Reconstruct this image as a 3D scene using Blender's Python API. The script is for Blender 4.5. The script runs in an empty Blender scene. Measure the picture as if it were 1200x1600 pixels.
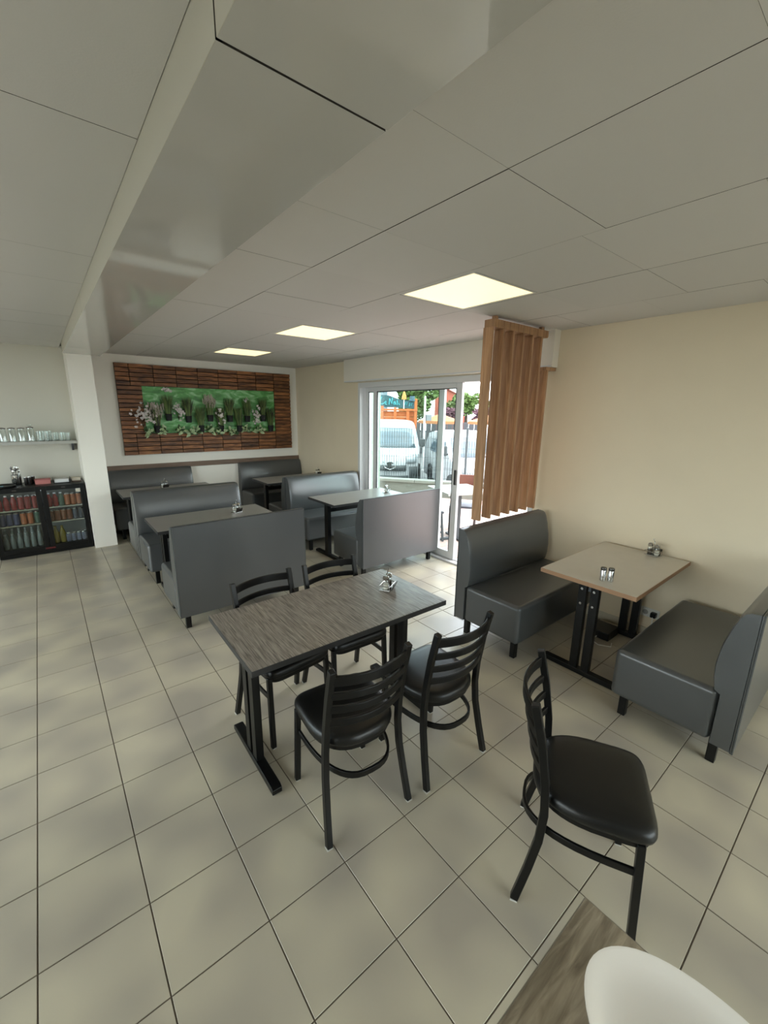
import bpy, bmesh, math, random
from mathutils import Vector, Matrix
R = math.radians
random.seed(11)
scene = bpy.context.scene
COL = scene.collection

# ------------------------------------------------------------------ camera
CAM_P = Vector((0.25641, -1.47649, 1.83919))
FWD = Vector((0.61202125, 0.75495766, -0.23551842))
RIGHT = Vector((0.77891039, -0.62697173, 0.0143199))
DOWN = Vector((-0.13685248, -0.19221183, -0.97176438))
F_PX = 653.36
cam = bpy.data.cameras.new('camera')
cam.sensor_fit = 'AUTO'; cam.sensor_width = 36.0
cam.lens = F_PX / 1600.0 * 36.0
cam.clip_start = 0.02; cam.clip_end = 400
cam_o = bpy.data.objects.new('camera', cam); COL.objects.link(cam_o)
mw = Matrix.Identity(4)
for i in range(3):
    mw[i][0] = RIGHT[i]; mw[i][1] = -DOWN[i]; mw[i][2] = -FWD[i]; mw[i][3] = CAM_P[i]
cam_o.matrix_world = mw
scene.camera = cam_o

def project(p):
    d = Vector(p) - CAM_P
    z = d.dot(FWD)
    if z < 0.05: return None
    return (600 + F_PX * d.dot(RIGHT) / z, 800 + F_PX * d.dot(DOWN) / z, z)

# ------------------------------------------------------------------ world, sun, window portals, exposure
world = bpy.data.worlds.new('world'); scene.world = world
world.use_nodes = True
wn = world.node_tree; wn.nodes.clear()
w_out = wn.nodes.new('ShaderNodeOutputWorld')
w_bg = wn.nodes.new('ShaderNodeBackground')
w_tc = wn.nodes.new('ShaderNodeTexCoord')
w_noise = wn.nodes.new('ShaderNodeTexNoise'); w_noise.inputs['Scale'].default_value = 2.5
w_noise.inputs['Detail'].default_value = 5
w_ramp = wn.nodes.new('ShaderNodeValToRGB')
w_ramp.color_ramp.elements[0].position = 0.35; w_ramp.color_ramp.elements[0].color = (0.72, 0.87, 1.0, 1)
w_ramp.color_ramp.elements[1].position = 0.6; w_ramp.color_ramp.elements[1].color = (1.0, 1.0, 1.0, 1)
wn.links.new(w_tc.outputs['Generated'], w_noise.inputs['Vector'])
wn.links.new(w_noise.outputs['Fac'], w_ramp.inputs['Fac'])
wn.links.new(w_ramp.outputs['Color'], w_bg.inputs['Color'])
wn.links.new(w_bg.outputs['Background'], w_out.inputs['Surface'])
w_bg.inputs['Strength'].default_value = 6.0

def portal(name, loc, rot, sx, sy):
    l = bpy.data.lights.new(name, 'AREA'); l.shape = 'RECTANGLE'; l.size = sx; l.size_y = sy
    l.cycles.is_portal = True
    o = bpy.data.objects.new(name, l); COL.objects.link(o)
    o.location = loc; o.rotation_euler = rot
    return o
sun = bpy.data.lights.new('sun', 'SUN'); sun.energy = 3.0; sun.angle = R(3); sun.color = (1.0, 0.97, 0.94)
sun_o = bpy.data.objects.new('sun', sun); COL.objects.link(sun_o)
sun_o.rotation_euler = Vector((0.10, -0.75, 1.0)).to_track_quat('Z', 'Y').to_euler()
portal('daylight_portal', (4.22, 2.33, 1.1), (0, R(90), 0), 2.2, 3.1)
portal('daylight_portal', (2.4, -4.16, 1.4), (R(90), 0, 0), 3.0, 1.8)
portal('daylight_portal', (-3.16, 1.3, 1.3), (0, R(-90), 0), 2.0, 6.4)

vs = scene.view_settings
vs.view_transform = 'Standard'; vs.look = 'None'; vs.gamma = 1.0; vs.use_curve_mapping = False
vs.exposure = 0.55
scene.cycles.max_bounces = 10; scene.cycles.diffuse_bounces = 5
scene.cycles.transparent_max_bounces = 24
scene.cycles.use_denoising = True
scene.cycles.sample_clamp_indirect = 6.0

# ------------------------------------------------------------------ materials
def srgb(r, g, b):
    def c(u):
        u /= 255.0
        return u / 12.92 if u <= 0.04045 else ((u + 0.055) / 1.055) ** 2.4
    return (c(r), c(g), c(b))
MATS = {}
def mat(name, col, rough=0.5, metal=0.0, spec=0.5, var=0.0, vscale=6.0, bump=0.0, bscale=80.0, emit=None, estr=0.0, rnd=0.0, stretch=None, coat=0.0):
    if name in MATS: return MATS[name]
    m = bpy.data.materials.new(name); m.use_nodes = True
    nt = m.node_tree; b = nt.nodes['Principled BSDF']
    b.inputs['Base Color'].default_value = (*col, 1)
    b.inputs['Roughness'].default_value = rough
    b.inputs['Metallic'].default_value = metal
    b.inputs['Specular IOR Level'].default_value = spec
    if coat: b.inputs['Coat Weight'].default_value = coat; b.inputs['Coat Roughness'].default_value = 0.08
    if emit:
        b.inputs['Emission Color'].default_value = (*emit, 1); b.inputs['Emission Strength'].default_value = estr
    if var or bump or rnd:
        tc = nt.nodes.new('ShaderNodeTexCoord'); vec = tc.outputs['Object']
        if stretch:
            mp = nt.nodes.new('ShaderNodeMapping'); mp.inputs['Scale'].default_value = stretch
            nt.links.new(vec, mp.inputs['Vector']); vec = mp.outputs['Vector']
        hsv = None
        if var or rnd:
            hsv = nt.nodes.new('ShaderNodeHueSaturation'); hsv.inputs['Color'].default_value = (*col, 1)
            nt.links.new(hsv.outputs['Color'], b.inputs['Base Color'])
            add = nt.nodes.new('ShaderNodeMath'); add.operation = 'ADD'; add.inputs[0].default_value = 1.0; add.inputs[1].default_value = 0.0
            if var:
                n = nt.nodes.new('ShaderNodeTexNoise'); n.inputs['Scale'].default_value = vscale; n.inputs['Detail'].default_value = 4
                nt.links.new(vec, n.inputs['Vector'])
                mr = nt.nodes.new('ShaderNodeMapRange'); mr.inputs['From Min'].default_value = 0.25; mr.inputs['From Max'].default_value = 0.75
                mr.inputs['To Min'].default_value = 1 - var; mr.inputs['To Max'].default_value = 1 + var
                nt.links.new(n.outputs['Fac'], mr.inputs['Value']); nt.links.new(mr.outputs['Result'], add.inputs[0])
            if rnd:
                oi = nt.nodes.new('ShaderNodeObjectInfo'); mr2 = nt.nodes.new('ShaderNodeMapRange')
                mr2.inputs['To Min'].default_value = -rnd; mr2.inputs['To Max'].default_value = rnd
                nt.links.new(oi.outputs['Random'], mr2.inputs['Value']); nt.links.new(mr2.outputs['Result'], add.inputs[1])
            nt.links.new(add.outputs['Value'], hsv.inputs['Value'])
        if bump:
            n2 = nt.nodes.new('ShaderNodeTexNoise'); n2.inputs['Scale'].default_value = bscale; n2.inputs['Detail'].default_value = 3
            nt.links.new(vec, n2.inputs['Vector'])
            bp = nt.nodes.new('ShaderNodeBump'); bp.inputs['Strength'].default_value = bump; bp.inputs['Distance'].default_value = 0.01
            nt.links.new(n2.outputs['Fac'], bp.inputs['Height']); nt.links.new(bp.outputs['Normal'], b.inputs['Normal'])
    MATS[name] = m
    return m

def glass_mat(name, tint=(0.93, 0.96, 0.96), rough=0.0, boost=1.0):
    if name in MATS: return MATS[name]
    m = bpy.data.materials.new(name); m.use_nodes = True
    nt = m.node_tree; nt.nodes.clear()
    out = nt.nodes.new('ShaderNodeOutputMaterial'); mix = nt.nodes.new('ShaderNodeMixShader')
    tr = nt.nodes.new('ShaderNodeBsdfTransparent'); tr.inputs['Color'].default_value = (*tint, 1)
    gl = nt.nodes.new('ShaderNodeBsdfGlossy'); gl.inputs['Roughness'].default_value = rough; gl.inputs['Color'].default_value = (1, 1, 1, 1)
    lw = nt.nodes.new('ShaderNodeLayerWeight'); lw.inputs['Blend'].default_value = 0.5      # Schlick reflectance from the view angle
    pw = nt.nodes.new('ShaderNodeMath'); pw.operation = 'POWER'; pw.inputs[1].default_value = 5.0
    mul = nt.nodes.new('ShaderNodeMath'); mul.operation = 'MULTIPLY_ADD'; mul.inputs[1].default_value = 0.96; mul.inputs[2].default_value = 0.035 * boost; mul.use_clamp = True
    nt.links.new(lw.outputs['Facing'], pw.inputs[0]); nt.links.new(pw.outputs['Value'], mul.inputs[0]); nt.links.new(mul.outputs['Value'], mix.inputs['Fac'])
    nt.links.new(tr.outputs['BSDF'], mix.inputs[1]); nt.links.new(gl.outputs['BSDF'], mix.inputs[2])
    nt.links.new(mix.outputs['Shader'], out.inputs['Surface'])
    MATS[name] = m
    return m

def tile_mat():
    m = mat('floor_tile', srgb(196, 188, 172), 0.28, rnd=0.03)
    nt = m.node_tree; b = nt.nodes['Principled BSDF']
    geo = nt.nodes.new('ShaderNodeNewGeometry')
    n = nt.nodes.new('ShaderNodeTexNoise'); n.inputs['Scale'].default_value = 3.4; n.inputs['Detail'].default_value = 0.6
    nt.links.new(geo.outputs['Position'], n.inputs['Vector'])
    rp = nt.nodes.new('ShaderNodeValToRGB')
    rp.color_ramp.elements[0].position = 0.33; rp.color_ramp.elements[0].color = (*srgb(168, 159, 145), 1)
    rp.color_ramp.elements[1].position = 0.68; rp.color_ramp.elements[1].color = (*srgb(196, 186, 164), 1)
    nt.links.new(n.outputs['Fac'], rp.inputs['Fac'])
    hsv = [q for q in nt.nodes if q.type == 'HUE_SAT'][0]
    nt.links.new(rp.outputs['Color'], hsv.inputs['Color'])
    n2 = nt.nodes.new('ShaderNodeTexNoise'); n2.inputs['Scale'].default_value = 300; n2.inputs['Detail'].default_value = 1
    nt.links.new(geo.outputs['Position'], n2.inputs['Vector'])
    mr = nt.nodes.new('ShaderNodeMapRange'); mr.inputs['To Min'].default_value = 0.27; mr.inputs['To Max'].default_value = 0.33
    nt.links.new(n2.outputs['Fac'], mr.inputs['Value']); nt.links.new(mr.outputs['Result'], b.inputs['Roughness'])
    bp = nt.nodes.new('ShaderNodeBump'); bp.inputs['Strength'].default_value = 0.05; bp.inputs['Distance'].default_value = 0.0005
    nt.links.new(n2.outputs['Fac'], bp.inputs['Height']); nt.links.new(bp.outputs['Normal'], b.inputs['Normal'])
    return m

def wood_mat(name, dark, light, scale=3.0, stretch=(1, 14, 14), rough=0.45, rnd=0.0, bump=0.15):
    if name in MATS: return MATS[name]
    m = bpy.data.materials.new(name); m.use_nodes = True
    nt = m.node_tree; b = nt.nodes['Principled BSDF']; b.inputs['Roughness'].default_value = rough
    tc = nt.nodes.new('ShaderNodeTexCoord'); mp = nt.nodes.new('ShaderNodeMapping'); mp.inputs['Scale'].default_value = stretch
    oi = nt.nodes.new('ShaderNodeObjectInfo'); vm = nt.nodes.new('ShaderNodeVectorMath'); vm.operation = 'ADD'
    cmb = nt.nodes.new('ShaderNodeMath'); cmb.operation = 'MULTIPLY'; cmb.inputs[1].default_value = 37.0
    nt.links.new(oi.outputs['Random'], cmb.inputs[0])
    nt.links.new(tc.outputs['Object'], mp.inputs['Vector']); nt.links.new(mp.outputs['Vector'], vm.inputs[0]); nt.links.new(cmb.outputs['Value'], vm.inputs[1])
    n = nt.nodes.new('ShaderNodeTexNoise'); n.inputs['Scale'].default_value = scale; n.inputs['Detail'].default_value = 6; n.inputs['Distortion'].default_value = 0.6
    nt.links.new(vm.outputs['Vector'], n.inputs['Vector'])
    rp = nt.nodes.new('ShaderNodeValToRGB')
    rp.color_ramp.elements[0].position = 0.32; rp.color_ramp.elements[0].color = (*dark, 1)
    rp.color_ramp.elements[1].position = 0.68; rp.color_ramp.elements[1].color = (*light, 1)
    nt.links.new(n.outputs['Fac'], rp.inputs['Fac'])
    last = rp.outputs['Color']
    if rnd:
        hsv = nt.nodes.new('ShaderNodeHueSaturation'); mr2 = nt.nodes.new('ShaderNodeMapRange')
        mr2.inputs['To Min'].default_value = 1 - rnd; mr2.inputs['To Max'].default_value = 1 + rnd
        nt.links.new(oi.outputs['Random'], mr2.inputs['Value']); nt.links.new(mr2.outputs['Result'], hsv.inputs['Value'])
        nt.links.new(last, hsv.inputs['Color']); last = hsv.outputs['Color']
    nt.links.new(last, b.inputs['Base Color'])
    bp = nt.nodes.new('ShaderNodeBump'); bp.inputs['Strength'].default_value = bump; bp.inputs['Distance'].default_value = 0.003
    nt.links.new(n.outputs['Fac'], bp.inputs['Height']); nt.links.new(bp.outputs['Normal'], b.inputs['Normal'])
    MATS[name] = m
    return m

def green_print_mat():
    m = bpy.data.materials.new('green_print'); m.use_nodes = True
    nt = m.node_tree; b = nt.nodes['Principled BSDF']; b.inputs['Roughness'].default_value = 0.4
    tc = nt.nodes.new('ShaderNodeTexCoord'); mp = nt.nodes.new('ShaderNodeMapping'); mp.inputs['Scale'].default_value = (1.4, 1, 3.2)
    nt.links.new(tc.outputs['Object'], mp.inputs['Vector'])
    n = nt.nodes.new('ShaderNodeTexNoise'); n.inputs['Scale'].default_value = 3.2; n.inputs['Detail'].default_value = 5; n.inputs['Distortion'].default_value = 1.2
    nt.links.new(mp.outputs['Vector'], n.inputs['Vector'])
    rp = nt.nodes.new('ShaderNodeValToRGB'); cr = rp.color_ramp
    cr.elements[0].position = 0.25; cr.elements[0].color = (*srgb(44, 92, 40), 1)
    cr.elements[1].position = 0.75; cr.elements[1].color = (*srgb(176, 220, 170), 1)
    e = cr.elements.new(0.5); e.color = (*srgb(92, 164, 82), 1)
    nt.links.new(n.outputs['Fac'], rp.inputs['Fac']); nt.links.new(rp.outputs['Color'], b.inputs['Base Color'])
    MATS['green_print'] = m
    return m

M_TILE = tile_mat()
M_GROUT = mat('grout', srgb(104, 94, 82), 0.9, var=0.1, vscale=20)
M_CEIL = mat('ceiling_panel_white', srgb(210, 207, 203), 0.85, rnd=0.015, bump=0.05, bscale=160)
M_CEILGAP = mat('ceiling_joint', srgb(70, 67, 62), 0.9)
M_BEAM = mat('beam_gloss', srgb(196, 193, 186), 0.05, spec=0.6)
M_BEAMSIDE = mat('beam_side', srgb(205, 198, 182), 0.6)
M_WALLBEIGE = mat('wall_beige', srgb(224, 209, 182), 0.8, bump=0.08, bscale=140, var=0.02, vscale=3)
M_WALLWHITE = mat('wall_white', srgb(246, 240, 229), 0.75, bump=0.05, bscale=140)
M_WALLNOOK = mat('wall_nook', srgb(214, 209, 196), 0.8, bump=0.05, bscale=140)
M_BOX = mat('shutter_box_white', srgb(230, 222, 208), 0.45)
M_ALU = mat('white_aluminium', srgb(212, 212, 212), 0.35, spec=0.5)
M_ALUDARK = mat('gasket_dark', srgb(50, 52, 56), 0.6)
M_GLASS = glass_mat('window_glass', (0.9, 0.94, 0.93))
M_THIN = glass_mat('clear_glass', (0.95, 0.97, 0.965), 0.03, 2.4)
M_VINYL = mat('grey_vinyl', srgb(74, 76, 77), 0.28, spec=0.9, bump=0.05, bscale=420, var=0.03, vscale=5)
M_PIPING = mat('grey_piping', srgb(70, 72, 72), 0.5)
M_BLACK = mat('black_metal', srgb(11, 11, 11), 0.36, spec=0.35)
M_BLACKVINYL = mat('black_vinyl', srgb(15, 15, 15), 0.36, spec=0.45, bump=0.02, bscale=260)
M_GLIDE = mat('glide_plastic', srgb(190, 188, 182), 0.5)
M_LAMINATE = wood_mat('grey_wood_laminate', srgb(92, 86, 80), srgb(166, 157, 148), 5.0, (30, 1.6, 1), 0.3, bump=0.08)
M_LAMGREY = mat('plain_grey_laminate', srgb(140, 136, 132), 0.3, var=0.04, vscale=8)
M_LAMPALE = mat('pale_laminate', srgb(196, 188, 174), 0.32, var=0.03, vscale=10)
M_LAMBROWN = wood_mat('brown_wood_laminate', srgb(124, 112, 95), srgb(186, 172, 150), 4.0, (2.2, 16, 1), 0.45, bump=0.08)
M_TANEDGE = mat('tan_edge', srgb(158, 122, 92), 0.6)
M_DARKEDGE = mat('dark_edge', srgb(42, 42, 43), 0.5)
M_GREYEDGE = mat('grey_edge', srgb(150, 142, 128), 0.5)
M_STEEL = mat('polished_steel', srgb(200, 200, 198), 0.18, metal=1.0)
M_DARKSTEEL = mat('dark_steel', srgb(90, 88, 86), 0.3, metal=1.0)
M_SLAT = wood_mat('slat_oak', srgb(146, 108, 76), srgb(186, 144, 106), 2.6, (16, 16, 1.2), 0.5, rnd=0.06)
M_DECK = wood_mat('deck_hardwood', srgb(78, 44, 22), srgb(158, 102, 56), 2.4, (2.0, 14, 14), 0.5, rnd=0.4)
M_BACKBOARD = mat('backing_board', srgb(34, 22, 15), 0.9)
M_PRINT = green_print_mat()
M_TRIM = wood_mat('trim_wood', srgb(104, 82, 66), srgb(128, 104, 86), 3.0, (1.2, 12, 12), 0.5)
M_WHITEPLASTIC = mat('white_plastic', srgb(225, 224, 218), 0.4)
M_BLACKPLASTIC = mat('black_plastic', srgb(12, 12, 12), 0.35, spec=0.3)
M_CERAMIC = mat('white_ceramic', srgb(246, 240, 232), 0.06, coat=0.5)
M_POT = mat('black_pot', srgb(20, 20, 20), 0.6)
M_GRASS = mat('grass_blade', srgb(58, 78, 36), 0.6, rnd=0.1)
M_GRASSDARK = mat('grass_blade_dark', srgb(46, 50, 30), 0.6)
M_GRASSLIGHT = mat('grass_blade_light', srgb(104, 126, 62), 0.6)
M_PLUME = mat('grass_plume', srgb(176, 164, 152), 0.8)
M_LEAF = mat('variegated_leaf', srgb(176, 194, 148), 0.5, var=0.5, vscale=30)
M_LEAFDARK = mat('dark_leaf', srgb(52, 78, 40), 0.5)
M_PETAL = mat('white_petal', srgb(226, 216, 212), 0.6)
M_STEM = mat('stem_brown', srgb(64, 58, 40), 0.7)

# ------------------------------------------------------------------ geometry helpers
class MB:
    def __init__(self): self.v = []; self.f = []; self.mi = []
    def add(self, verts, faces, mi=0):
        n = len(self.v)
        self.v += [tuple(p) for p in verts]
        self.f += [tuple(i + n for i in fc) for fc in faces]
        self.mi += [mi] * len(faces)
        return self
    def box(self, x0, x1, y0, y1, z0, z1, M=None, mi=0):
        vs = [Vector(p) for p in ((x0, y0, z0), (x1, y0, z0), (x1, y1, z0), (x0, y1, z0), (x0, y0, z1), (x1, y0, z1), (x1, y1, z1), (x0, y1, z1))]
        if M is not None: vs = [M @ p for p in vs]
        return self.add(vs, [(0, 3, 2, 1), (4, 5, 6, 7), (0, 1, 5, 4), (1, 2, 6, 5), (2, 3, 7, 6), (3, 0, 4, 7)], mi)
    def prism(self, prof, axis, a0, a1, mi=0):
        """extrude a closed 2-D profile along an axis; prof is in the two remaining axes in order"""
        def P(p, a):
            if axis == 'x': return (a, p[0], p[1])
            if axis == 'y': return (p[0], a, p[1])
            return (p[0], p[1], a)
        n = len(prof)
        vs = [P(p, a0) for p in prof] + [P(p, a1) for p in prof]
        fs = [tuple(range(n))[::-1], tuple(range(n, 2 * n))]
        for i in range(n):
            j = (i + 1) % n; fs.append((i, j, n + j, n + i))
        return self.add(vs, fs, mi)
    def sweep(self, path, w, h, up=(0, 0, 1), closed=False, mi=0):
        path = [Vector(p) for p in path]; up = Vector(up); n = len(path); vs = []
        for i, p in enumerate(path):
            a = path[i - 1] if (i > 0 or closed) else path[i]
            b = path[(i + 1) % n] if (i < n - 1 or closed) else path[i]
            t = (b - a).normalized(); s = t.cross(up)
            if s.length < 1e-5: s = t.cross(Vector((0, 1, 0)))
            s.normalize(); u = s.cross(t).normalized()
            vs += [p - s * w / 2 - u * h / 2, p + s * w / 2 - u * h / 2, p + s * w / 2 + u * h / 2, p - s * w / 2 + u * h / 2]
        fs = []
        for i in range(n if closed else n - 1):
            a = 4 * i; b = 4 * ((i + 1) % n)
            for k in range(4): fs.append((a + k, a + (k + 1) % 4, b + (k + 1) % 4, b + k))
        if not closed: fs += [(3, 2, 1, 0), (4 * n - 4, 4 * n - 3, 4 * n - 2, 4 * n - 1)]
        return self.add(vs, fs, mi)
    def tube(self, path, r, n=8, closed=False, mi=0):
        path = [Vector(p) for p in path]; m = len(path); vs = []; s = None
        rr = r if isinstance(r, (list, tuple)) else [r] * m
        for i, p in enumerate(path):
            a = path[i - 1] if (i > 0 or closed) else path[i]
            b = path[(i + 1) % m] if (i < m - 1 or closed) else path[i]
            t = (b - a).normalized()
            if s is None:
                s = t.cross(Vector((0, 0, 1)))
                if s.length < 0.1: s = t.cross(Vector((0, 1, 0)))
            s = (s - t * s.dot(t)).normalized(); u = t.cross(s)
            vs += [p + s * rr[i] * math.cos(2 * math.pi * k / n) + u * rr[i] * math.sin(2 * math.pi * k / n) for k in range(n)]
        fs = []
        for i in range(m if closed else m - 1):
            a = i * n; b = ((i + 1) % m) * n
            for k in range(n): fs.append((a + k, a + (k + 1) % n, b + (k + 1) % n, b + k))
        if not closed: fs += [tuple(range(n))[::-1], tuple(range((m - 1) * n, m * n))]
        return self.add(vs, fs, mi)
    def lathe(self, prof, n=20, c=(0, 0, 0), sx=1.0, sy=1.0, cap=True, mi=0):
        vs = []; m = len(prof)
        for (r, z) in prof:
            for k in range(n):
                a = 2 * math.pi * k / n
                vs.append((c[0] + r * sx * math.cos(a), c[1] + r * sy * math.sin(a), c[2] + z))
        fs = []
        for i in range(m - 1):
            for k in range(n): fs.append((i * n + k, i * n + (k + 1) % n, (i + 1) * n + (k + 1) % n, (i + 1) * n + k))
        if cap: fs += [tuple(range(n))[::-1], tuple(range((m - 1) * n, m * n))]
        return self.add(vs, fs, mi)
    def rings(self, rings, cap=True, mi=0):
        n = len(rings[0]); vs = [p for r in rings for p in r]; fs = []
        for i in range(len(rings) - 1):
            for k in range(n): fs.append((i * n + k, i * n + (k + 1) % n, (i + 1) * n + (k + 1) % n, (i + 1) * n + k))
        if cap: fs += [tuple(range(n))[::-1], tuple(range((len(rings) - 1) * n, len(rings) * n))]
        return self.add(vs, fs, mi)
    def quad(self, a, b, c, d, mi=0): return self.add([a, b, c, d], [(0, 1, 2, 3)], mi)
    def mesh(self, name, mats, smooth=35):
        me = bpy.data.meshes.new(name); me.from_pydata(self.v, [], self.f)
        for m in (mats if isinstance(mats, (list, tuple)) else [mats]): me.materials.append(m)
        me.polygons.foreach_set('material_index', self.mi)
        bm = bmesh.new(); bm.from_mesh(me); bmesh.ops.recalc_face_normals(bm, faces=bm.faces); bm.to_mesh(me); bm.free()
        if smooth:
            me.polygons.foreach_set('use_smooth', [True] * len(me.polygons))
            me.set_sharp_from_angle(angle=R(smooth))
        me.update()
        return me
    def build(self, name, mats, parent=None, bevel=0.0, segs=2, smooth=35, loc=None, subsurf=0):
        o = bpy.data.objects.new(name, self.mesh(name, mats, smooth)); COL.objects.link(o)
        if parent is not None: o.parent = parent
        if loc is not None: o.location = loc
        if bevel:
            md = o.modifiers.new('bevel', 'BEVEL'); md.width = bevel; md.segments = segs; md.limit_method = 'ANGLE'; md.angle_limit = R(40)
            md.harden_normals = bool(smooth)
        if subsurf:
            md = o.modifiers.new('sub', 'SUBSURF'); md.levels = subsurf; md.render_levels = subsurf
        return o

def empty(name, loc=(0, 0, 0), rz=0.0):
    o = bpy.data.objects.new(name, None); COL.objects.link(o); o.empty_display_size = 0.1
    o.location = loc; o.rotation_euler = (0, 0, rz)
    return o
def tag(o, label=None, cat=None, group=None, kind=None):
    if label: o['label'] = label
    if cat: o['category'] = cat
    if group: o['group'] = group
    if kind: o['kind'] = kind
    return o
def struct(o, label=None): return tag(o, label, None, None, 'structure')
def link_mesh(name, me, parent=None, loc=(0, 0, 0), rot=None):
    o = bpy.data.objects.new(name, me); COL.objects.link(o); o.location = loc
    if rot: o.rotation_euler = rot
    if parent is not None: o.parent = parent
    return o
def copy_tree(o, parent=None):
    c = o.copy(); COL.objects.link(c); c.parent = parent
    for ch in list(o.children): copy_tree(ch, c)
    return c
def V(*a): return Vector(a)
ORD = ['first', 'second', 'third', 'fourth', 'fifth', 'sixth', 'seventh', 'eighth', 'ninth', 'tenth', 'eleventh', 'twelfth']

# ================================================================== the room
T = 1 / 3.0
ZC = 2.57          # ceiling
XR = 4.05          # window wall
YB = 5.85          # back wall
XL, YF = -3.0, -4.0
# ---- floor of single tiles over a grout bed
floor = MB().box(XL - 0.2, XR + 0.2, YF - 0.2, YB + 0.3, -0.12, -0.003).build('floor', M_GROUT, smooth=0)
struct(floor)
def tile_mesh(name, w, d, h=0.008, b=0.001):
    mb = MB(); x, y = w / 2, d / 2
    mb.rings([[(-x, -y, -h), (x, -y, -h), (x, y, -h), (-x, y, -h)], [(-x, -y, -b), (x, -y, -b), (x, y, -b), (-x, y, -b)],
              [(-x + b, -y + b, 0), (x - b, -y + b, 0), (x - b, y - b, 0), (-x + b, y - b, 0)]])
    return mb.mesh(name, M_TILE, 0)
G = 0.005
tile_me = tile_mesh('tile', T - G, T - G)
cands = []
for i in range(-9, 13):
    for j in range(-12, 18):
        x0, y0 = i * T, j * T
        x1, y1 = min(x0 + T, XR - 0.002), min(y0 + T, YB - 0.002)
        x0, y0 = max(x0, XL), max(y0, YF)
        if x1 - x0 < 0.03 or y1 - y0 < 0.03: continue
        q = [project((a, b, 0)) for a, b in ((x0, y0), (x1, y0), (x1, y1), (x0, y1))]
        area = 0
        if all(q) and any(-10 < u < 1210 and -10 < v < 1610 for u, v, _ in q):
            area = 0.5 * abs(sum(q[k][0] * q[(k + 1) % 4][1] - q[(k + 1) % 4][0] * q[k][1] for k in range(4)))
            area = max(area, 1)
        cands.append((area, x0, x1, y0, y1))
cands.sort(reverse=True)
rest = MB(); nt_ = 0
for area, x0, x1, y0, y1 in cands:
    if area > 0 and nt_ < 296:
        w, d = x1 - x0, y1 - y0
        me = tile_me if abs(w - T) < 1e-4 and abs(d - T) < 1e-4 else tile_mesh('tile', w - G, d - G)
        link_mesh('tile', me, floor, ((x0 + x1) / 2, (y0 + y1) / 2, random.uniform(-0.0004, 0.0)))
        nt_ += 1
    else:
        rest.box(x0 + G / 2, x1 - G / 2, y0 + G / 2, y1 - G / 2, -0.008, -0.0002)
tag(rest.build('tile', M_TILE, floor, smooth=0), kind='stuff')

# ---- ceiling of panels under a dark plenum sheet
ceiling = MB().box(XL - 0.2, XR + 0.2, YF - 0.2, YB + 0.2, ZC + 0.02, ZC + 0.14).build('ceiling', M_CEILGAP, smooth=0)
struct(ceiling)
BX0, BX1, BZ = 0.58, 0.955, 2.452       # boxed beam
LIGHTS = [(2.485, 0.463), (2.49, 2.40), (2.495, 4.33)]
seams_x = [0.955, 1.49, 2.152, 2.815, 3.46, XR]
seams_xl = [XL, -2.6, -1.96, -1.32, -0.68, -0.04, BX0]
def seam_rows(off, step, y0=YF, y1=YB):
    ys = [y0]; y = off
    while y > y0: y -= step
    y += step
    while y < y1 - 0.05: ys.append(y); y += step
    ys.append(y1)
    return ys
LM = 0.30
panel_cache = {}
def ceil_panel(x0, x1, y0, y1):
    w, d = round(x1 - x0 - 0.003, 4), round(y1 - y0 - 0.001, 4)
    if (w, d) not in panel_cache:
        pm = MB().box(-w / 2, w / 2, -d / 2, d / 2, 0, 0.016); pm.mi = [0, 1, 1, 1, 1, 1]
        panel_cache[(w, d)] = pm.mesh('ceiling_tile', [M_CEIL, M_CEILGAP], 0)
    link_mesh('ceiling_tile', panel_cache[(w, d)], ceiling, ((x0 + x1) / 2, (y0 + y1) / 2, ZC + random.uniform(-0.0008, 0.0008)))
for k in range(5):
    x0, x1 = seams_x[k], seams_x[k + 1]
    if k == 2:      # the strip that carries the lamps
        x0, x1 = 2.152, 2.815
        cuts = [YF]
        for (_, ly) in LIGHTS: cuts += [ly - LM - 0.01, ly + LM + 0.01]
        cuts.append(YB)
        for a in range(0, len(cuts), 2):
            n = max(1, round((cuts[a + 1] - cuts[a]) / 0.62)); st = (cuts[a + 1] - cuts[a]) / n
            for r in range(n): ceil_panel(x0, x1, cuts[a] + r * st, cuts[a] + (r + 1) * st)
        continue
    ys = seam_rows([0.072, 0.072, 0.42, 0.16, 0.42][k], 0.612)
    for a, b in zip(ys[:-1], ys[1:]): ceil_panel(x0, x1, a, b)
for k in range(6):
    ys = seam_rows(0.665, 0.62)
    for a, b in zip(ys[:-1], ys[1:]): ceil_panel(seams_xl[k], seams_xl[k + 1], a, b)
# ---- boxed beam with glossy panels
beam = MB().box(BX0 + 0.012, BX1 - 0.012, YF, 5.08, BZ + 0.012, ZC + 0.02).build('trim_1', M_CEILGAP, smooth=0); struct(beam, 'boxed ceiling beam with glossy underside')
def cladding(nm, m_, x0, x1, y0, y1, z0, z1):
    c = MB().box(x0, x1, y0, y1, z0, z1); c.mi = [0, 0, 1, 0, 1, 0]      # raw cut ends are dark
    c.build(nm, [m_, M_CEILGAP], beam, smooth=0)
for a, b in ((YF, -0.606), (-0.600, 4.35), (4.354, 5.08)): cladding('beam_panel', M_BEAM, BX0 + 0.001, BX1, a, b, BZ, BZ + 0.012)
for a, b in ((YF, -0.606), (-0.600, 2.2), (2.203, 5.08)): cladding('beam_side_panel', M_BEAMSIDE, BX0, BX0 + 0.012, a, b, BZ + 0.0005, ZC + 0.01)
cladding('beam_side_panel', M_BEAMSIDE, BX1 - 0.012, BX1, YF, 5.08, BZ + 0.013, ZC + 0.01)

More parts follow.
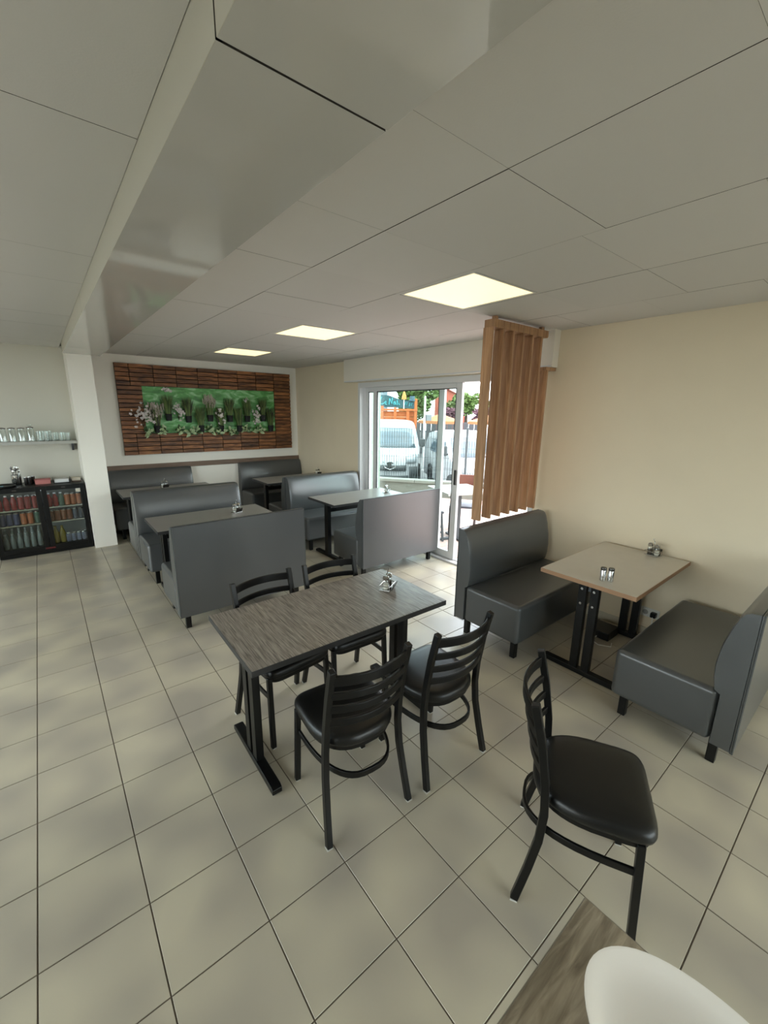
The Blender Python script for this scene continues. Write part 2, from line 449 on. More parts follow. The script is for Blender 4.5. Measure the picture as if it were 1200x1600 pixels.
# ---- walls
struct(MB().box(0.86, XR + 0.2, YB, YB + 0.2, -0.1, ZC + 0.1).build('wall_back', M_WALLWHITE, smooth=0))
struct(MB().box(XL - 0.2, 0.62, 5.62, YB + 0.2, -0.1, ZC + 0.1).build('wall_nook', M_WALLNOOK, smooth=0))
struct(MB().box(0.61, 0.862, 5.06, YB + 0.2, -0.1, ZC + 0.1).build('wall_pillar', M_WALLWHITE, smooth=0))
DY0, DY1, DZ = 0.80, 3.84, 2.235         # door opening
wr = MB()
wr.box(XR, XR + 0.22, YF - 0.2, DY0, -0.1, ZC + 0.1); wr.box(XR, XR + 0.22, DY1, YB + 0.2, -0.1, ZC + 0.1); wr.box(XR, XR + 0.22, DY0, DY1, DZ, ZC + 0.1)
struct(wr.build('wall_right', M_WALLBEIGE, smooth=0))
LY0, LY1, LZ0, LZ1 = -1.9, 4.5, 0.3, 2.3
wl_ = MB(); wl_.box(XL - 0.2, XL, YF - 0.2, LY0, -0.1, ZC + 0.1); wl_.box(XL - 0.2, XL, LY1, YB + 0.2, -0.1, ZC + 0.1)
wl_.box(XL - 0.2, XL, LY0, LY1, LZ1, ZC + 0.1); wl_.box(XL - 0.2, XL, LY0, LY1, -0.1, LZ0)
struct(wl_.build('wall_left', M_WALLBEIGE, smooth=0))
w2 = empty('window_2', (0, 0, 0)); struct(w2, 'shop window in the left wall')
fr = MB()
for y in (LY0, LY0 + 1.58, LY0 + 3.17, LY0 + 4.76, LY1 - 0.06): fr.box(XL - 0.14, XL - 0.06, y, y + 0.06, LZ0, LZ1)
fr.box(XL - 0.14, XL - 0.06, LY0, LY1, LZ0, LZ0 + 0.06); fr.box(XL - 0.14, XL - 0.06, LY0, LY1, LZ1 - 0.06, LZ1)
fr.build('window_frame', M_ALU, w2)
MB().box(XL - 0.105, XL - 0.095, LY0 + 0.03, LY1 - 0.03, LZ0 + 0.03, LZ1 - 0.03).build('glass_pane', M_GLASS, w2, smooth=0)
wf = MB(); FX0, FX1, FZ0, FZ1 = 0.9, 3.9, 0.5, 2.3
wf.box(XL, FX0, YF - 0.2, YF, -0.1, ZC + 0.1); wf.box(FX1, XR, YF - 0.2, YF, -0.1, ZC + 0.1)
wf.box(FX0, FX1, YF - 0.2, YF, FZ1, ZC + 0.1); wf.box(FX0, FX1, YF - 0.2, YF, -0.1, FZ0)
struct(wf.build('wall_front', M_WALLBEIGE, smooth=0))
# front glazing behind the photographer
w1 = empty('window_1', (0, 0, 0)); struct(w1)
fr = MB()
for x in (FX0, FX0 + 0.97, FX0 + 1.97, FX1 - 0.06): fr.box(x, x + 0.06, YF - 0.14, YF - 0.06, FZ0, FZ1)
fr.box(FX0, FX1, YF - 0.14, YF - 0.06, FZ0, FZ0 + 0.06); fr.box(FX0, FX1, YF - 0.14, YF - 0.06, FZ1 - 0.06, FZ1)
fr.build('window_frame', M_ALU, w1)
MB().box(FX0 + 0.03, FX1 - 0.03, YF - 0.105, YF - 0.095, FZ0 + 0.03, FZ1 - 0.03).build('glass_pane', M_GLASS, w1, smooth=0)
# baseboards
struct(MB().box(XR - 0.009, XR, YF, DY0 - 0.03, 0, 0.075).build('baseboard_right', mat('baseboard_tile', srgb(196, 188, 168), 0.4), bevel=0.002))
struct(MB().box(0.862, XR, YB - 0.009, YB, 0, 0.075).build('baseboard_back', mat('baseboard_tile', srgb(196, 188, 168), 0.4), bevel=0.002))
# roller shutter box above the door
sb = MB(); sb.box(3.95, XR, 0.69, 4.10, 2.246, ZC + 0.004)
o = sb.build('trim_2', M_BOX, bevel=0.004); struct(o, 'white roller shutter box above the sliding door')
MB().box(3.947, 3.951, 0.70, 4.09, 2.25, 2.264).build('box_lip', M_ALU, o, smooth=0)
# wooden rail on back wall
struct(MB().box(0.862, XR - 0.001, YB - 0.022, YB, 0.905, 0.985).build('trim_3', M_TRIM, bevel=0.003), 'brown wooden rail along the back wall')

# ---- sliding door
door = empty('door_1', (0, 0, 0)); struct(door, 'white aluminium sliding glass door')
x0, x1 = 4.03, 4.17
f_ = MB(); f_.box(x0, x1, DY1 - 0.05, DY1, 0, DZ); f_.build('door_jamb', M_ALU, door, bevel=0.003)
f_ = MB(); f_.box(x0, x1, DY0, DY0 + 0.05, 0, DZ); f_.build('door_jamb', M_ALU, door, bevel=0.003)
f_ = MB(); f_.box(x0, x1, DY0 + 0.05, DY1 - 0.05, 2.165, DZ); f_.build('door_head', M_ALU, door, bevel=0.003)
f_ = MB(); f_.box(4.0, x1, DY0 + 0.05, DY1 - 0.05, -0.002, 0.022); f_.box(4.075, 4.085, DY0 + 0.05, DY1 - 0.05, 0.022, 0.034); f_.box(4.135, 4.145, DY0 + 0.05, DY1 - 0.05, 0.022, 0.034)
f_.build('door_track', M_ALU, door, bevel=0.002)
def leaf(xc, ya, yb, sw, handle):
    L = MB(); d = 0.02
    L.box(xc - d, xc + d, ya, ya + sw, 0.035, 2.165); L.box(xc - d, xc + d, yb - sw, yb, 0.035, 2.165)
    L.box(xc - d, xc + d, ya + sw, yb - sw, 0.035, 0.12); L.box(xc - d, xc + d, ya + sw, yb - sw, 2.105, 2.165)
    l = L.build('door_leaf', M_ALU, door, bevel=0.004)
    MB().box(xc - 0.006, xc + 0.006, ya + sw - 0.008, yb - sw + 0.008, 0.112, 2.113).build('glass_pane', M_GLASS, l, smooth=0)
    g = MB()
    g.box(xc - d - 0.001, xc - 0.007, yb - sw - 0.008, yb - sw, 0.12, 2.105); g.box(xc - d - 0.001, xc - 0.007, ya + sw, ya + sw + 0.008, 0.12, 2.105)
    g.box(xc - d - 0.001, xc - 0.007, ya + sw, yb - sw, 2.095, 2.105)
    g.build('gasket', M_ALUDARK, l, smooth=0)
    if handle:
        MB().box(xc - d - 0.018, xc - d, ya + 0.012, ya + 0.045, 0.98, 1.16).build('door_handle', M_DARKSTEEL, l, bevel=0.004)
leaf(4.14, 2.16, 3.78, 0.085, False)
leaf(4.08, 1.83, 3.50, 0.085, True)

# ================================================================== ceiling lamps
def ceiling_light(x, y, label, power):
    t = empty('ceiling_light', (x, y, ZC)); tag(t, label, 'ceiling light', 'square recessed ceiling lights')
    h = LM
    fr = MB()
    fr.box(-h, h, -h, -h + 0.012, -0.002, 0.012); fr.box(-h, h, h - 0.012, h, -0.002, 0.012)
    fr.box(-h, -h + 0.012, -h + 0.012, h - 0.012, -0.002, 0.012); fr.box(h - 0.012, h, -h + 0.012, h - 0.012, -0.002, 0.012)
    fr.build('frame', M_WHITEPLASTIC, t, smooth=0)
    MB().box(-h + 0.012, h - 0.012, -h + 0.012, h - 0.012, 0.002, 0.01).build('diffuser', mat('lamp_diffuser', (0.9, 0.88, 0.75), 0.6, emit=(1.0, 0.80, 0.42), estr=power), t, smooth=0)
LP = 0.95
ceiling_light(LIGHTS[0][0], LIGHTS[0][1], 'square lit ceiling panel nearest the camera, above the chairs', LP)
ceiling_light(LIGHTS[1][0], LIGHTS[1][1], 'square lit ceiling panel, middle one of three', LP)
ceiling_light(LIGHTS[2][0], LIGHTS[2][1], 'square lit ceiling panel farthest away, near the plant wall', LP)
# side gaps beside the lamps in the lamp strip
for (lx, ly) in LIGHTS:
    for a, b in ((2.154, lx - LM), (lx + LM, 2.813)):
        MB().box(a, b, ly - LM - 0.01, ly + LM + 0.01, ZC, ZC + 0.016).build('ceiling_tile', M_CEIL, ceiling, smooth=0)

# ================================================================== benches
def rounded(pts): return pts
def make_bench(width):
    t = empty('booth_bench'); h = width / 2
    # seat block
    s = MB(); s.box(-h, h, 0.09, 0.60, 0.145, 0.452)
    seat = s.build('seat', M_VINYL, t, bevel=0.032, segs=4)
    # backrest with lumbar belly
    prof = [(0.0, 0.145), (0.09, 0.145), (0.09, 0.44), (0.118, 0.455), (0.132, 0.52), (0.136, 0.60), (0.126, 0.70), (0.104, 0.80), (0.080, 0.875), (0.062, 0.905), (0.04, 0.918), (0.0, 0.922)]
    n = 9; rings = []
    for k in range(n):
        u = k / (n - 1); x = -h + width * u
        e = 1.0 if 0 < k < n - 1 else 0.0
        edge = min(u, 1 - u) * width
        sc = 1.0 - 0.10 * max(0, 1 - edge / 0.06) ** 2
        rings.append([(x, p[0] * (sc if p[0] > 0.1 else 1), p[1]) for p in prof])
    xs = [-h, -h + 0.012, -h + 0.04, -h + 0.10, 0, h - 0.10, h - 0.04, h - 0.012, h]
    scs = [0.93, 0.965, 0.99, 1, 1, 1, 0.99, 0.965, 0.93]
    rings = [[(x, p[0] * sc, 0.145 + (p[1] - 0.145) * (1 - (1 - sc) * 0.06)) for p in prof] for x, sc in zip(xs, scs)]
    back = MB().rings(rings).build('backrest', M_VINYL, t, smooth=50)
    # flat upholstered rear panel with piping
    pn = MB().box(-h + 0.004, h - 0.004, -0.014, 0.0, 0.135, 0.918).build('back_panel', M_VINYL, t, bevel=0.004)
    pth = [(-h + 0.006, -0.012, 0.137), (-h + 0.004, -0.012, 0.52), (-h + 0.006, -0.012, 0.917), (0, -0.012, 0.919), (h - 0.006, -0.012, 0.917), (h - 0.004, -0.012, 0.52), (h - 0.006, -0.012, 0.137)]
    MB().tube(pth, 0.005, 6).build('piping', M_PIPING, pn)
    MB().tube([(-h + 0.008, 0.094, 0.447), (0, 0.128, 0.452), (h - 0.008, 0.094, 0.447)], 0.006, 6).build('seat_crease', M_PIPING, seat)
    for sx in (-1, 1):
        for y in (0.075, 0.535):
            x = sx * (h - 0.075)
            MB().box(x - 0.021, x + 0.021, y - 0.021, y + 0.021, 0, 0.15).build('leg', M_BLACK, t, bevel=0.003)
    return t
proto = make_bench(1.17)
BW = 'grey vinyl booth bench '
benches = [
    (1.53, 2.04, 0, BW + 'with its plain back to the camera, behind the dark chairs'),
    (1.53, 3.84, 180, BW + 'facing the camera across the left row table'),
    (1.53, 3.875, 0, BW + 'back to back behind the left row bench, mostly hidden'),
    (1.49, 5.83, 180, BW + 'against the back wall, next to the white pillar'),
    (3.385, 2.03, 0, BW + 'with pale sunlit back panel beside the glass door'),
    (3.385, 3.84, 180, BW + 'shining in window light, facing the camera near the glass door'),
    (3.385, 3.875, 0, BW + 'back to back behind the shiny bench by the door'),
    (3.45, 5.83, 180, BW + 'in the far corner under the wooden wall rail'),
    (3.375, 0.665, 180, BW + 'below the wooden slat screen'),
    (3.385, -1.20, 0, BW + 'at the right edge, nearest the camera'),
]
for i, (x, y, a, lab) in enumerate(benches):
    b = proto if i == 0 else copy_tree(proto)
    b.location = (x, y, 0); b.rotation_euler = (0, 0, R(a))
    tag(b, lab, 'bench', 'grey booth benches')
    if a == 180 and i in (3, 7):
        for ch in b.children:
            if ch.name.startswith('back_panel'): pass

# ================================================================== tables
def make_table(w, d, top_mat, edge_mat, label, loc, rz=0.0, bolts=False, foot=0.88, posts=2, group='restaurant tables on black T legs', lx=0.10, name='restaurant_table', thick=0.03):
    t = empty(name, loc, rz); tag(t, label, 'table', group)
    zt = 0.742; e = 0.002
    top = MB().box(-w / 2 + e, w / 2 - e, -d / 2 + e, d / 2 - e, zt - thick, zt).build('tabletop', top_mat, t, bevel=0.002)
    eb = MB(); a, b = w / 2, d / 2; zz0, zz1 = zt - thick, zt - 0.0012
    eb.box(-a, a, -b, -b + e, zz0, zz1); eb.box(-a, a, b - e, b, zz0, zz1)
    eb.box(-a, -a + e, -b + e, b - e, zz0, zz1); eb.box(a - e, a, -b + e, b - e, zz0, zz1)
    eb.build('edge_band', edge_mat, top, smooth=0)
    for s in (-1, 1):
        x = s * (w / 2 - lx); fl = d * foot / 2
        ft = MB(); ft.prism([(-fl, 0.004), (fl, 0.004), (fl, 0.030), (fl - 0.02, 0.042), (-fl + 0.02, 0.042), (-fl, 0.030)], 'x', x - 0.025, x + 0.025)
        f = ft.build('foot_bar', M_BLACK, t, bevel=0.003)
        for q in (-1, 1): MB().lathe([(0.014, 0), (0.014, 0.006)], 10, (x, q * (fl - 0.03), 0)).build('foot_pad', M_BLACKPLASTIC, f)
        if posts == 2:
            for q in (-0.042, 0.042): MB().box(x - 0.02, x + 0.02, q - 0.028, q + 0.028, 0.04, zt - thick - 0.028).build('leg', M_BLACK, t, bevel=0.003)
        else:
            MB().box(x - 0.025, x + 0.025, -0.04, 0.04, 0.04, zt - thick - 0.028).build('leg', M_BLACK, t, bevel=0.003)
        MB().box(x - 0.022, x + 0.022, -fl * 0.86, fl * 0.86, zt - thick - 0.03, zt - thick).build('top_bar', M_BLACK, t, bevel=0.003)
        if bolts:
            for q in (-0.042, 0.042):
                for z in (0.655, 0.545):
                    MB().tube([(x - 0.03, q, z), (x - 0.018, q, z)], 0.009, 10).build('bolt', M_STEEL, t)
    xs = w / 2 - lx
    if bolts:
        st = MB(); st.sweep([(-xs, 0.0, 0.66), (-xs * 0.3, 0, 0.60), (xs * 0.3, 0, 0.60), (xs, 0, 0.66)], 0.03, 0.05)
        st.build('stretcher', M_BLACK, t, bevel=0.003)
    else:
        MB().box(-xs + 0.02, xs - 0.02, -0.02, 0.02, 0.585, 0.635).build('stretcher', M_BLACK, t, bevel=0.003)
    return t
make_table(1.19, 0.635, M_LAMINATE, M_DARKEDGE, 'dark grey wood-grain table in the middle with four black chairs', (1.417, 0.406, 0), R(-1.0))
make_table(1.04, 0.645, M_LAMPALE, M_TANEDGE, 'pale topped table with tan edge between two benches by the beige wall', (3.49, -0.283, 0), R(0.5), bolts=True)
make_table(1.17, 0.63, M_LAMGREY, M_DARKEDGE, 'grey table behind the large plain bench back, left row', (1.535, 2.94, 0))
make_table(1.19, 0.63, M_LAMGREY, M_DARKEDGE, 'grey table reflecting the window beside the glass door', (3.425, 2.95, 0), posts=1)
make_table(1.17, 0.63, M_LAMGREY, M_DARKEDGE, 'far grey table beside the white pillar, mostly hidden by a bench', (1.52, 4.83, 0))
make_table(1.17, 0.63, M_LAMGREY, M_DARKEDGE, 'far grey table in the corner in front of the dark wall bench', (3.395, 4.78, 0), posts=1)
make_table(1.20, 0.64, M_LAMBROWN, M_GREYEDGE, 'brown wood-grain table corner in the foreground carrying the white plate', (0.485, -1.53, 0.018))

# ================================================================== chairs
def make_chair():
    t = empty('dining_chair')
    for s in (-1, 1):
        p = [(s * 0.213, 0.0, 0.004), (s * 0.203, 0.035, 0.16), (s * 0.194, 0.062, 0.30), (s * 0.189, 0.070, 0.42), (s * 0.187, 0.062, 0.54), (s * 0.186, 0.036, 0.70), (s * 0.186, 0.0, 0.855)]
        l = MB().sweep(p, 0.027, 0.030, up=(0, 1, 0)).build('rear_leg', M_BLACK, t, bevel=0.004, smooth=40)
        MB().box(s * 0.214 - 0.013, s * 0.214 + 0.013, -0.013, 0.013, 0, 0.006).build('glide', M_GLIDE, l, smooth=0)
        f = MB().sweep([(s * 0.192, 0.400, 0.004), (s * 0.186, 0.378, 0.43)], 0.027, 0.027, up=(0, 1, 0)).build('front_leg', M_BLACK, t, bevel=0.004)
        MB().box(s * 0.192 - 0.012, s * 0.192 + 0.012, 0.388, 0.412, 0, 0.006).build('glide', M_GLIDE, f, smooth=0)
    # four bowed ladder slats
    for z, h in ((0.806, 0.046), (0.728, 0.034), (0.655, 0.034), (0.582, 0.034)):
        yp = 0.062 - (z - 0.54) / 0.315 * 0.064
        pts = []
        for k in range(13):
            u = -1 + 2 * k / 12.0
            pts.append((u * 0.180, yp - 0.050 * (1 - u * u) - 0.004, z))
        MB().sweep(pts, 0.014, h).build('back_slat', M_BLACK, t, bevel=0.004, smooth=40)
    # upholstered seat
    n = 40
    def outline(k):
        a = 2 * math.pi * k / n; c, s_ = math.cos(a), math.sin(a)
        e = 0.30 if s_ > 0 else 0.72
        x = math.copysign(abs(c) ** e, c); y = math.copysign(abs(s_) ** (0.30 if s_ > 0 else 0.85), s_)
        w = 0.205 if y > 0 else 0.205 - 0.012 * (-y)
        return (x * w, 0.225 + y * 0.208)
    rings = []
    for sc, z in ((0.93, 0.428), (0.985, 0.436), (1.0, 0.450), (0.99, 0.466), (0.955, 0.478), (0.88, 0.486), (0.7, 0.491), (0.4, 0.493), (0.1, 0.494)):
        rings.append([((outline(k)[0]) * sc, 0.225 + (outline(k)[1] - 0.225) * sc, z) for k in range(n)])
    MB().rings(rings).build('seat', M_BLACKVINYL, t, smooth=60)
    rings = [[(outline(k)[0] * sc, 0.225 + (outline(k)[1] - 0.225) * sc, z) for k in range(n)] for sc, z in ((0.90, 0.405), (0.93, 0.407), (0.93, 0.429), (0.90, 0.429))]
    MB().rings(rings).build('seat_frame', M_BLACK, t, smooth=40)
    # hoop stretcher
    pts = []
    for k in range(25):
        a = math.pi * k / 24.0
        pts.append((0.183 * math.copysign(abs(math.cos(a)) ** 0.75, math.cos(a)), 0.385 - 0.39 * math.sin(a) ** 0.72 if 0 < k < 24 else 0.385, 0.300))
    MB().sweep(pts, 0.012, 0.030).build('hoop_stretcher', M_BLACK, t, bevel=0.003, smooth=50)
    return t
ch0 = make_chair()
CH = 'black ladder-back chair '
chairs = [
    (1.191, -0.262, -5.1, CH + 'on the near side of the middle table, closer to the camera'),
    (1.720, -0.309, -1.3, CH + 'on the near side of the middle table, nearer the pale table'),
    (1.180, 0.835, 185.4, CH + 'on the far side of the middle table, before the bench back'),
    (1.655, 0.827, 177.0, CH + 'on the far side of the middle table, nearer the glass door'),
    (1.630, -0.750, -151.6, CH + 'standing alone, turned away from all tables'),
]
for i, (x, y, a, lab) in enumerate(chairs):
    c = ch0 if i == 0 else copy_tree(ch0)
    c.location = (x, y, 0); c.rotation_euler = (0, 0, R(a)); tag(c, lab, 'chair', 'black ladder-back dining chairs')

# ================================================================== wooden slat screen
screen = empty('slat_screen', (3.0, 0.72, 0)); tag(screen, 'screen of upright oak slats hanging from a ceiling rail above the bench', 'slat screen')
Y0 = 0.72
rail = MB(); rail.prism([(0.07, 2.478), (0.83, 2.478), (0.84, 2.488), (0.84, 2.538), (0.07, 2.538)], 'y', -0.034, 0.062)
rail.build('top_rail', M_SLAT, screen, bevel=0.004)
for x in (0.12, 0.78): MB().box(x, x + 0.04, 0.0, 0.03, 2.538, ZC - 0.0015).build('hanger', M_SLAT, screen, smooth=0)
for k in range(7):
    x = 0.056 + k * 0.1375
    MB().box(x, x + 0.022, -0.030, 0.058, 0.935, 2.478 if x < 0.8 else 2.243).build('slat', M_SLAT, screen, bevel=0.003)
MB().box(0.865, 1.03, -0.028, 0.060, 2.215, 2.2435).build('cross_rail', M_SLAT, screen, bevel=0.003)

# ================================================================== plant wall art
garden = empty('plant_wall', (0, YB, 0)); tag(garden, 'wide dark wooden wall panel framing a green foliage print', 'wall panel')
GX0, GX1, GZ0, GZ1 = 1.18, 3.905, 1.13, 2.455
PX0, PX1, PZ0, PZ1 = 1.505, 3.585, 1.452, 2.142
bb = MB(); bb.box(GX0 + 0.005, GX1 - 0.005, -0.030, 0.0, GZ0 + 0.005, GZ1 - 0.005).build('backing_board', M_BACKBOARD, garden, smooth=0)
cols = [GX0, 1.36, 1.675, 1.99, 2.305, 2.625, 2.94, 3.26, 3.585, GX1]
def slats(xa, xb, za, zb, n):
    st = (zb - za) / n
    for k in range(n):
        w, h = xb - xa - 0.008, st - 0.010
        d = random.uniform(0.018, 0.026)
        MB().box(-w / 2, w / 2, -d, 0, -h / 2, h / 2).build('slat', M_DECK, garden, bevel=0.002, segs=1, loc=((xa + xb) / 2, -0.030, za + (k + 0.5) * st))
for a, b in zip(cols[:-1], cols[1:]):
    slats(a, b, PZ1, GZ1, 5); slats(a, b, GZ0, PZ0, 5)
slats(GX0, PX0, PZ0, PZ1, 11); slats(PX1, GX1, PZ0, PZ1, 11)
MB().box(PX0, PX1, -0.036, -0.030, PZ0, PZ1).build('foliage_print', M_PRINT, garden, smooth=0)
def potted_grass(x, z, h, n, label, m, light_top=False):
    t = empty('potted_grass', (x, YB - 0.095, z)); tag(t, label, 'potted plant', 'black pots of artificial grass on the plant wall')
    MB().lathe([(0.040, -0.015), (0.050, 0.085), (0.053, 0.09), (0.048, 0.09), (0.046, 0.078)], 14).build('pot', M_POT, t)
    MB().box(-0.006, 0.006, 0.03, 0.059, 0.03, 0.06).build('bracket', M_POT, t, smooth=0)
    g = MB()
    for k in range(n):
        a = random.uniform(0, 6.283); r = random.uniform(0, 0.038); bx, by = r * math.cos(a), r * math.sin(a)
        hh = h * random.uniform(0.55, 1.1); sp = random.uniform(0.02, 0.085)
        tx, ty = bx + sp * math.cos(a), min(by + sp * 0.6 * math.sin(a), 0.05); w = random.uniform(0.0025, 0.0045)
        mx, my = bx + (tx - bx) * 0.35, by + (ty - by) * 0.35
        mi = 0 if random.random() < 0.55 else 1
        g.add([(bx - w, by, 0.075), (bx + w, by, 0.075), (mx + w, my, 0.075 + hh * 0.55), (mx - w, my, 0.075 + hh * 0.55), (tx, ty, 0.075 + hh)],
              [(0, 1, 2, 3), (3, 2, 4)], mi)
        if light_top and k % 3 == 0:
            g.add([(tx - 0.004, ty, 0.06 + hh * 0.8), (tx + 0.004, ty, 0.06 + hh * 0.8), (tx + 0.006, ty, 0.09 + hh), (tx - 0.006, ty, 0.09 + hh)], [(0, 1, 2, 3)], 2)
    g.build('grass', [m, M_GRASSLIGHT, M_PLUME], t, smooth=0)
tops = [(1.82, 1.655), (2.105, 1.625), (2.44, 1.64), (2.76, 1.635), (3.06, 1.63), (3.34, 1.64)]
for k, (x, z) in enumerate(tops):
    potted_grass(x, z, 0.30, 210, 'black pot of tall grass in upper row of plant wall, %s from left' % ORD[k], M_GRASSDARK if k % 2 else M_GRASS, k == 2)
lows = [(1.645, 1.475), (2.285, 1.475), (2.60, 1.47), (2.91, 1.47), (3.475, 1.465)]
for k, (x, z) in enumerate(lows):
    potted_grass(x, z, 0.32, 210, 'black pot of grass in lower row of plant wall, %s from left' % ORD[k], M_GRASS if k % 2 else M_GRASSDARK, k == 0)
def flower_spray(x, z, w, h, n, label):
    t = empty('flower_spray', (x, YB - 0.11, z)); tag(t, label, 'flowers', 'sprays of white artificial flowers on the plant wall')
    st = MB(); fl = MB()
    for k in range(5):
        u = (k - 2) / 2.0
        st.tube([(0, 0.06, -h * 0.5), (u * w * 0.2, 0.0, 0), (u * w * 0.5, -0.02, h * 0.5 - abs(u) * h * 0.3)], 0.003, 5)
    for k in range(int(n * 1.6)):
        u = random.gauss(0, 0.45); v = random.gauss(0, 0.4)
        c = Vector((max(-1, min(1, u)) * w * 0.5, random.uniform(-0.05, 0.02), max(-1, min(1, v)) * h * 0.5))
        r = random.uniform(0.016, 0.028); a0 = random.uniform(0, 6.28)
        q = Matrix.Rotation(random.uniform(-0.7, 0.7), 3, 'X') @ Matrix.Rotation(random.uniform(-0.7, 0.7), 3, 'Z')
        for p in range(5):
            a = a0 + p * 1.2566
            def pt(rr, da, dy=0.0): return c + q @ Vector((rr * math.cos(a + da), dy, rr * math.sin(a + da)))
            fl.add([c, pt(r * 0.7, -0.5, -0.004), pt(r, 0, -0.002), pt(r * 0.7, 0.5, -0.004)], [(0, 1, 2, 3)])
    st.build('stems', M_STEM, t); fl.build('blossoms', M_PETAL, t, smooth=0)
flower_spray(1.47, 1.72, 0.34, 0.36, 34, 'spray of white blossoms sticking out past left end of the green print')
flower_spray(1.97, 1.78, 0.15, 0.26, 20, 'spray of white blossoms between first and second upper pots')
flower_spray(2.60, 1.70, 0.12, 0.34, 20, 'spray of white blossoms between third and fourth upper pots')
flower_spray(3.21, 1.72, 0.14, 0.34, 26, 'spray of white blossoms between fifth and sixth upper pots')
flower_spray(1.81, 2.10, 0.12, 0.07, 8, 'small white blossoms at top edge of the green print, left')
flower_spray(3.04, 1.98, 0.07, 0.09, 6, 'small white blossoms high above fifth upper pot')
def leafy(x, z, n, label, s=1.0):
    t = empty('leafy_plant', (x, YB - 0.08, z)); tag(t, label, 'plant', 'variegated leafy plants along bottom of the plant wall')
    lf = MB(); stp = MB(); stp.tube([(0, 0.042, -0.01), (0, 0.0, 0.0), (0, -0.02, 0.02)], 0.005, 5)
    for k in range(n):
        a = random.uniform(-2.6, 2.6); L = random.uniform(0.06, 0.11) * s; w = L * 0.3
        q = Matrix.Rotation(a, 3, 'Y') @ Matrix.Rotation(random.uniform(0.2, 1.0), 3, 'X')
        b = Vector((random.uniform(-0.04, 0.04), random.uniform(-0.03, 0.0), random.uniform(-0.02, 0.03)))
        P = [b + q @ Vector(p) for p in ((0, 0, 0), (w * 0.8, 0.004, L * 0.35), (w * 0.6, 0.004, L * 0.7), (0, 0.012, L), (-w * 0.6, 0.004, L * 0.7), (-w * 0.8, 0.004, L * 0.35), (0, -0.008, L * 0.5))]
        lf.add(P, [(0, 1, 6), (1, 2, 6), (2, 3, 6), (3, 4, 6), (4, 5, 6), (5, 0, 6)])
    lf.mi = [(0 if (q // 6) % 3 else 1) for q in range(len(lf.f))]; lf.build('leaves', [M_LEAF, M_LEAFDARK], t, smooth=60); stp.build('stem', M_STEM, t)
for k, x in enumerate((1.50, 1.72, 1.97, 2.12, 2.22, 2.40, 2.58, 2.80, 3.02, 3.25)):
    leafy(x, 1.475 + random.uniform(-0.03, 0.02), 18, 'variegated leafy plant along the bottom edge of green print, %s from left' % ORD[k])

# ================================================================== table condiments
def caddy(x, y, z, rz, label, flip=1):
    t = empty('condiment_caddy', (x, y, z), rz); t.scale = (1.15, 1.15, 1.1); tag(t, label, 'condiment set', 'steel condiment caddies on the tables')
    MB().box(-0.045, 0.045, -0.03, 0.03, 0.002, 0.007).build('tray', M_STEEL, t, bevel=0.002)
    rk = MB()
    rk.tube([(-0.045, -0.03, 0.004), (-0.045, -0.03, 0.03), (0.045, -0.03, 0.03), (0.045, 0.03, 0.03), (-0.045, 0.03, 0.03), (-0.045, -0.03, 0.03)], 0.0022, 6)
    rk.tube([(0.0, 0.0, 0.006), (0.0, 0.0, 0.105), (0.012, 0, 0.118), (0, 0, 0.128), (-0.012, 0, 0.118), (0, 0, 0.106)], 0.0025, 6)
    rk.build('rack', M_STEEL, t)
    for s in (-1, 1):
        g = MB().lathe([(0.016, 0.008), (0.018, 0.014), (0.018, 0.055), (0.014, 0.066)], 14, (s * 0.023, 0, 0)).build('shaker', M_THIN, t)
        MB().lathe([(0.013, 0.009), (0.015, 0.014), (0.015, 0.040)], 12, (s * 0.023, 0, 0)).build('contents', mat('salt', srgb(214, 208, 196), 0.8) if s < 0 else mat('pepper', srgb(70, 58, 46), 0.9), g)
        MB().lathe([(0.0155, 0.064), (0.017, 0.068), (0.017, 0.080), (0.010, 0.088)], 14, (s * 0.023, 0, 0)).build('cap', M_STEEL, g)
    # folded card of sachets leaning in front
    MB().prism([(-0.034, 0.008), (-0.030, 0.008), (-0.046, 0.046), (-0.050, 0.046)], 'x', -0.034, 0.034).build('sachet_holder', M_DARKSTEEL, t)
TZ = 0.7425
caddy(1.83, 0.42, TZ, R(30), 'steel condiment caddy on the dark wood-grain middle table')
caddy(3.945, -0.36, TZ, R(80), 'steel condiment caddy on the pale table against the wall')
caddy(1.79, 2.96, TZ, R(20), 'steel condiment caddy on the left row table behind the bench back')
caddy(3.86, 2.93, TZ, R(40), 'steel condiment caddy on the table beside the glass door')
caddy(1.50, 4.95, TZ, R(10), 'small condiment caddy on the far table near the pillar')
caddy(3.90, 4.86, TZ, R(10), 'small condiment caddy on the far corner table by the wall')
for k, (x, y) in enumerate(((3.082, -0.352), (3.108, -0.392))):
    t = empty('steel_shaker', (x, y, TZ)); tag(t, ['brushed steel shaker on the pale table, left of the pair', 'brushed steel shaker on the pale table, right of the pair'][k], 'shaker', 'pair of steel shakers on the pale table')
    MB().lathe([(0.0175, 0), (0.019, 0.002), (0.019, 0.074), (0.0178, 0.076)], 20).build('body', M_STEEL, t)
    MB().lathe([(0.0182, 0.076), (0.019, 0.0775), (0.019, 0.090), (0.017, 0.093)], 20).build('lid', M_DARKSTEEL, t)

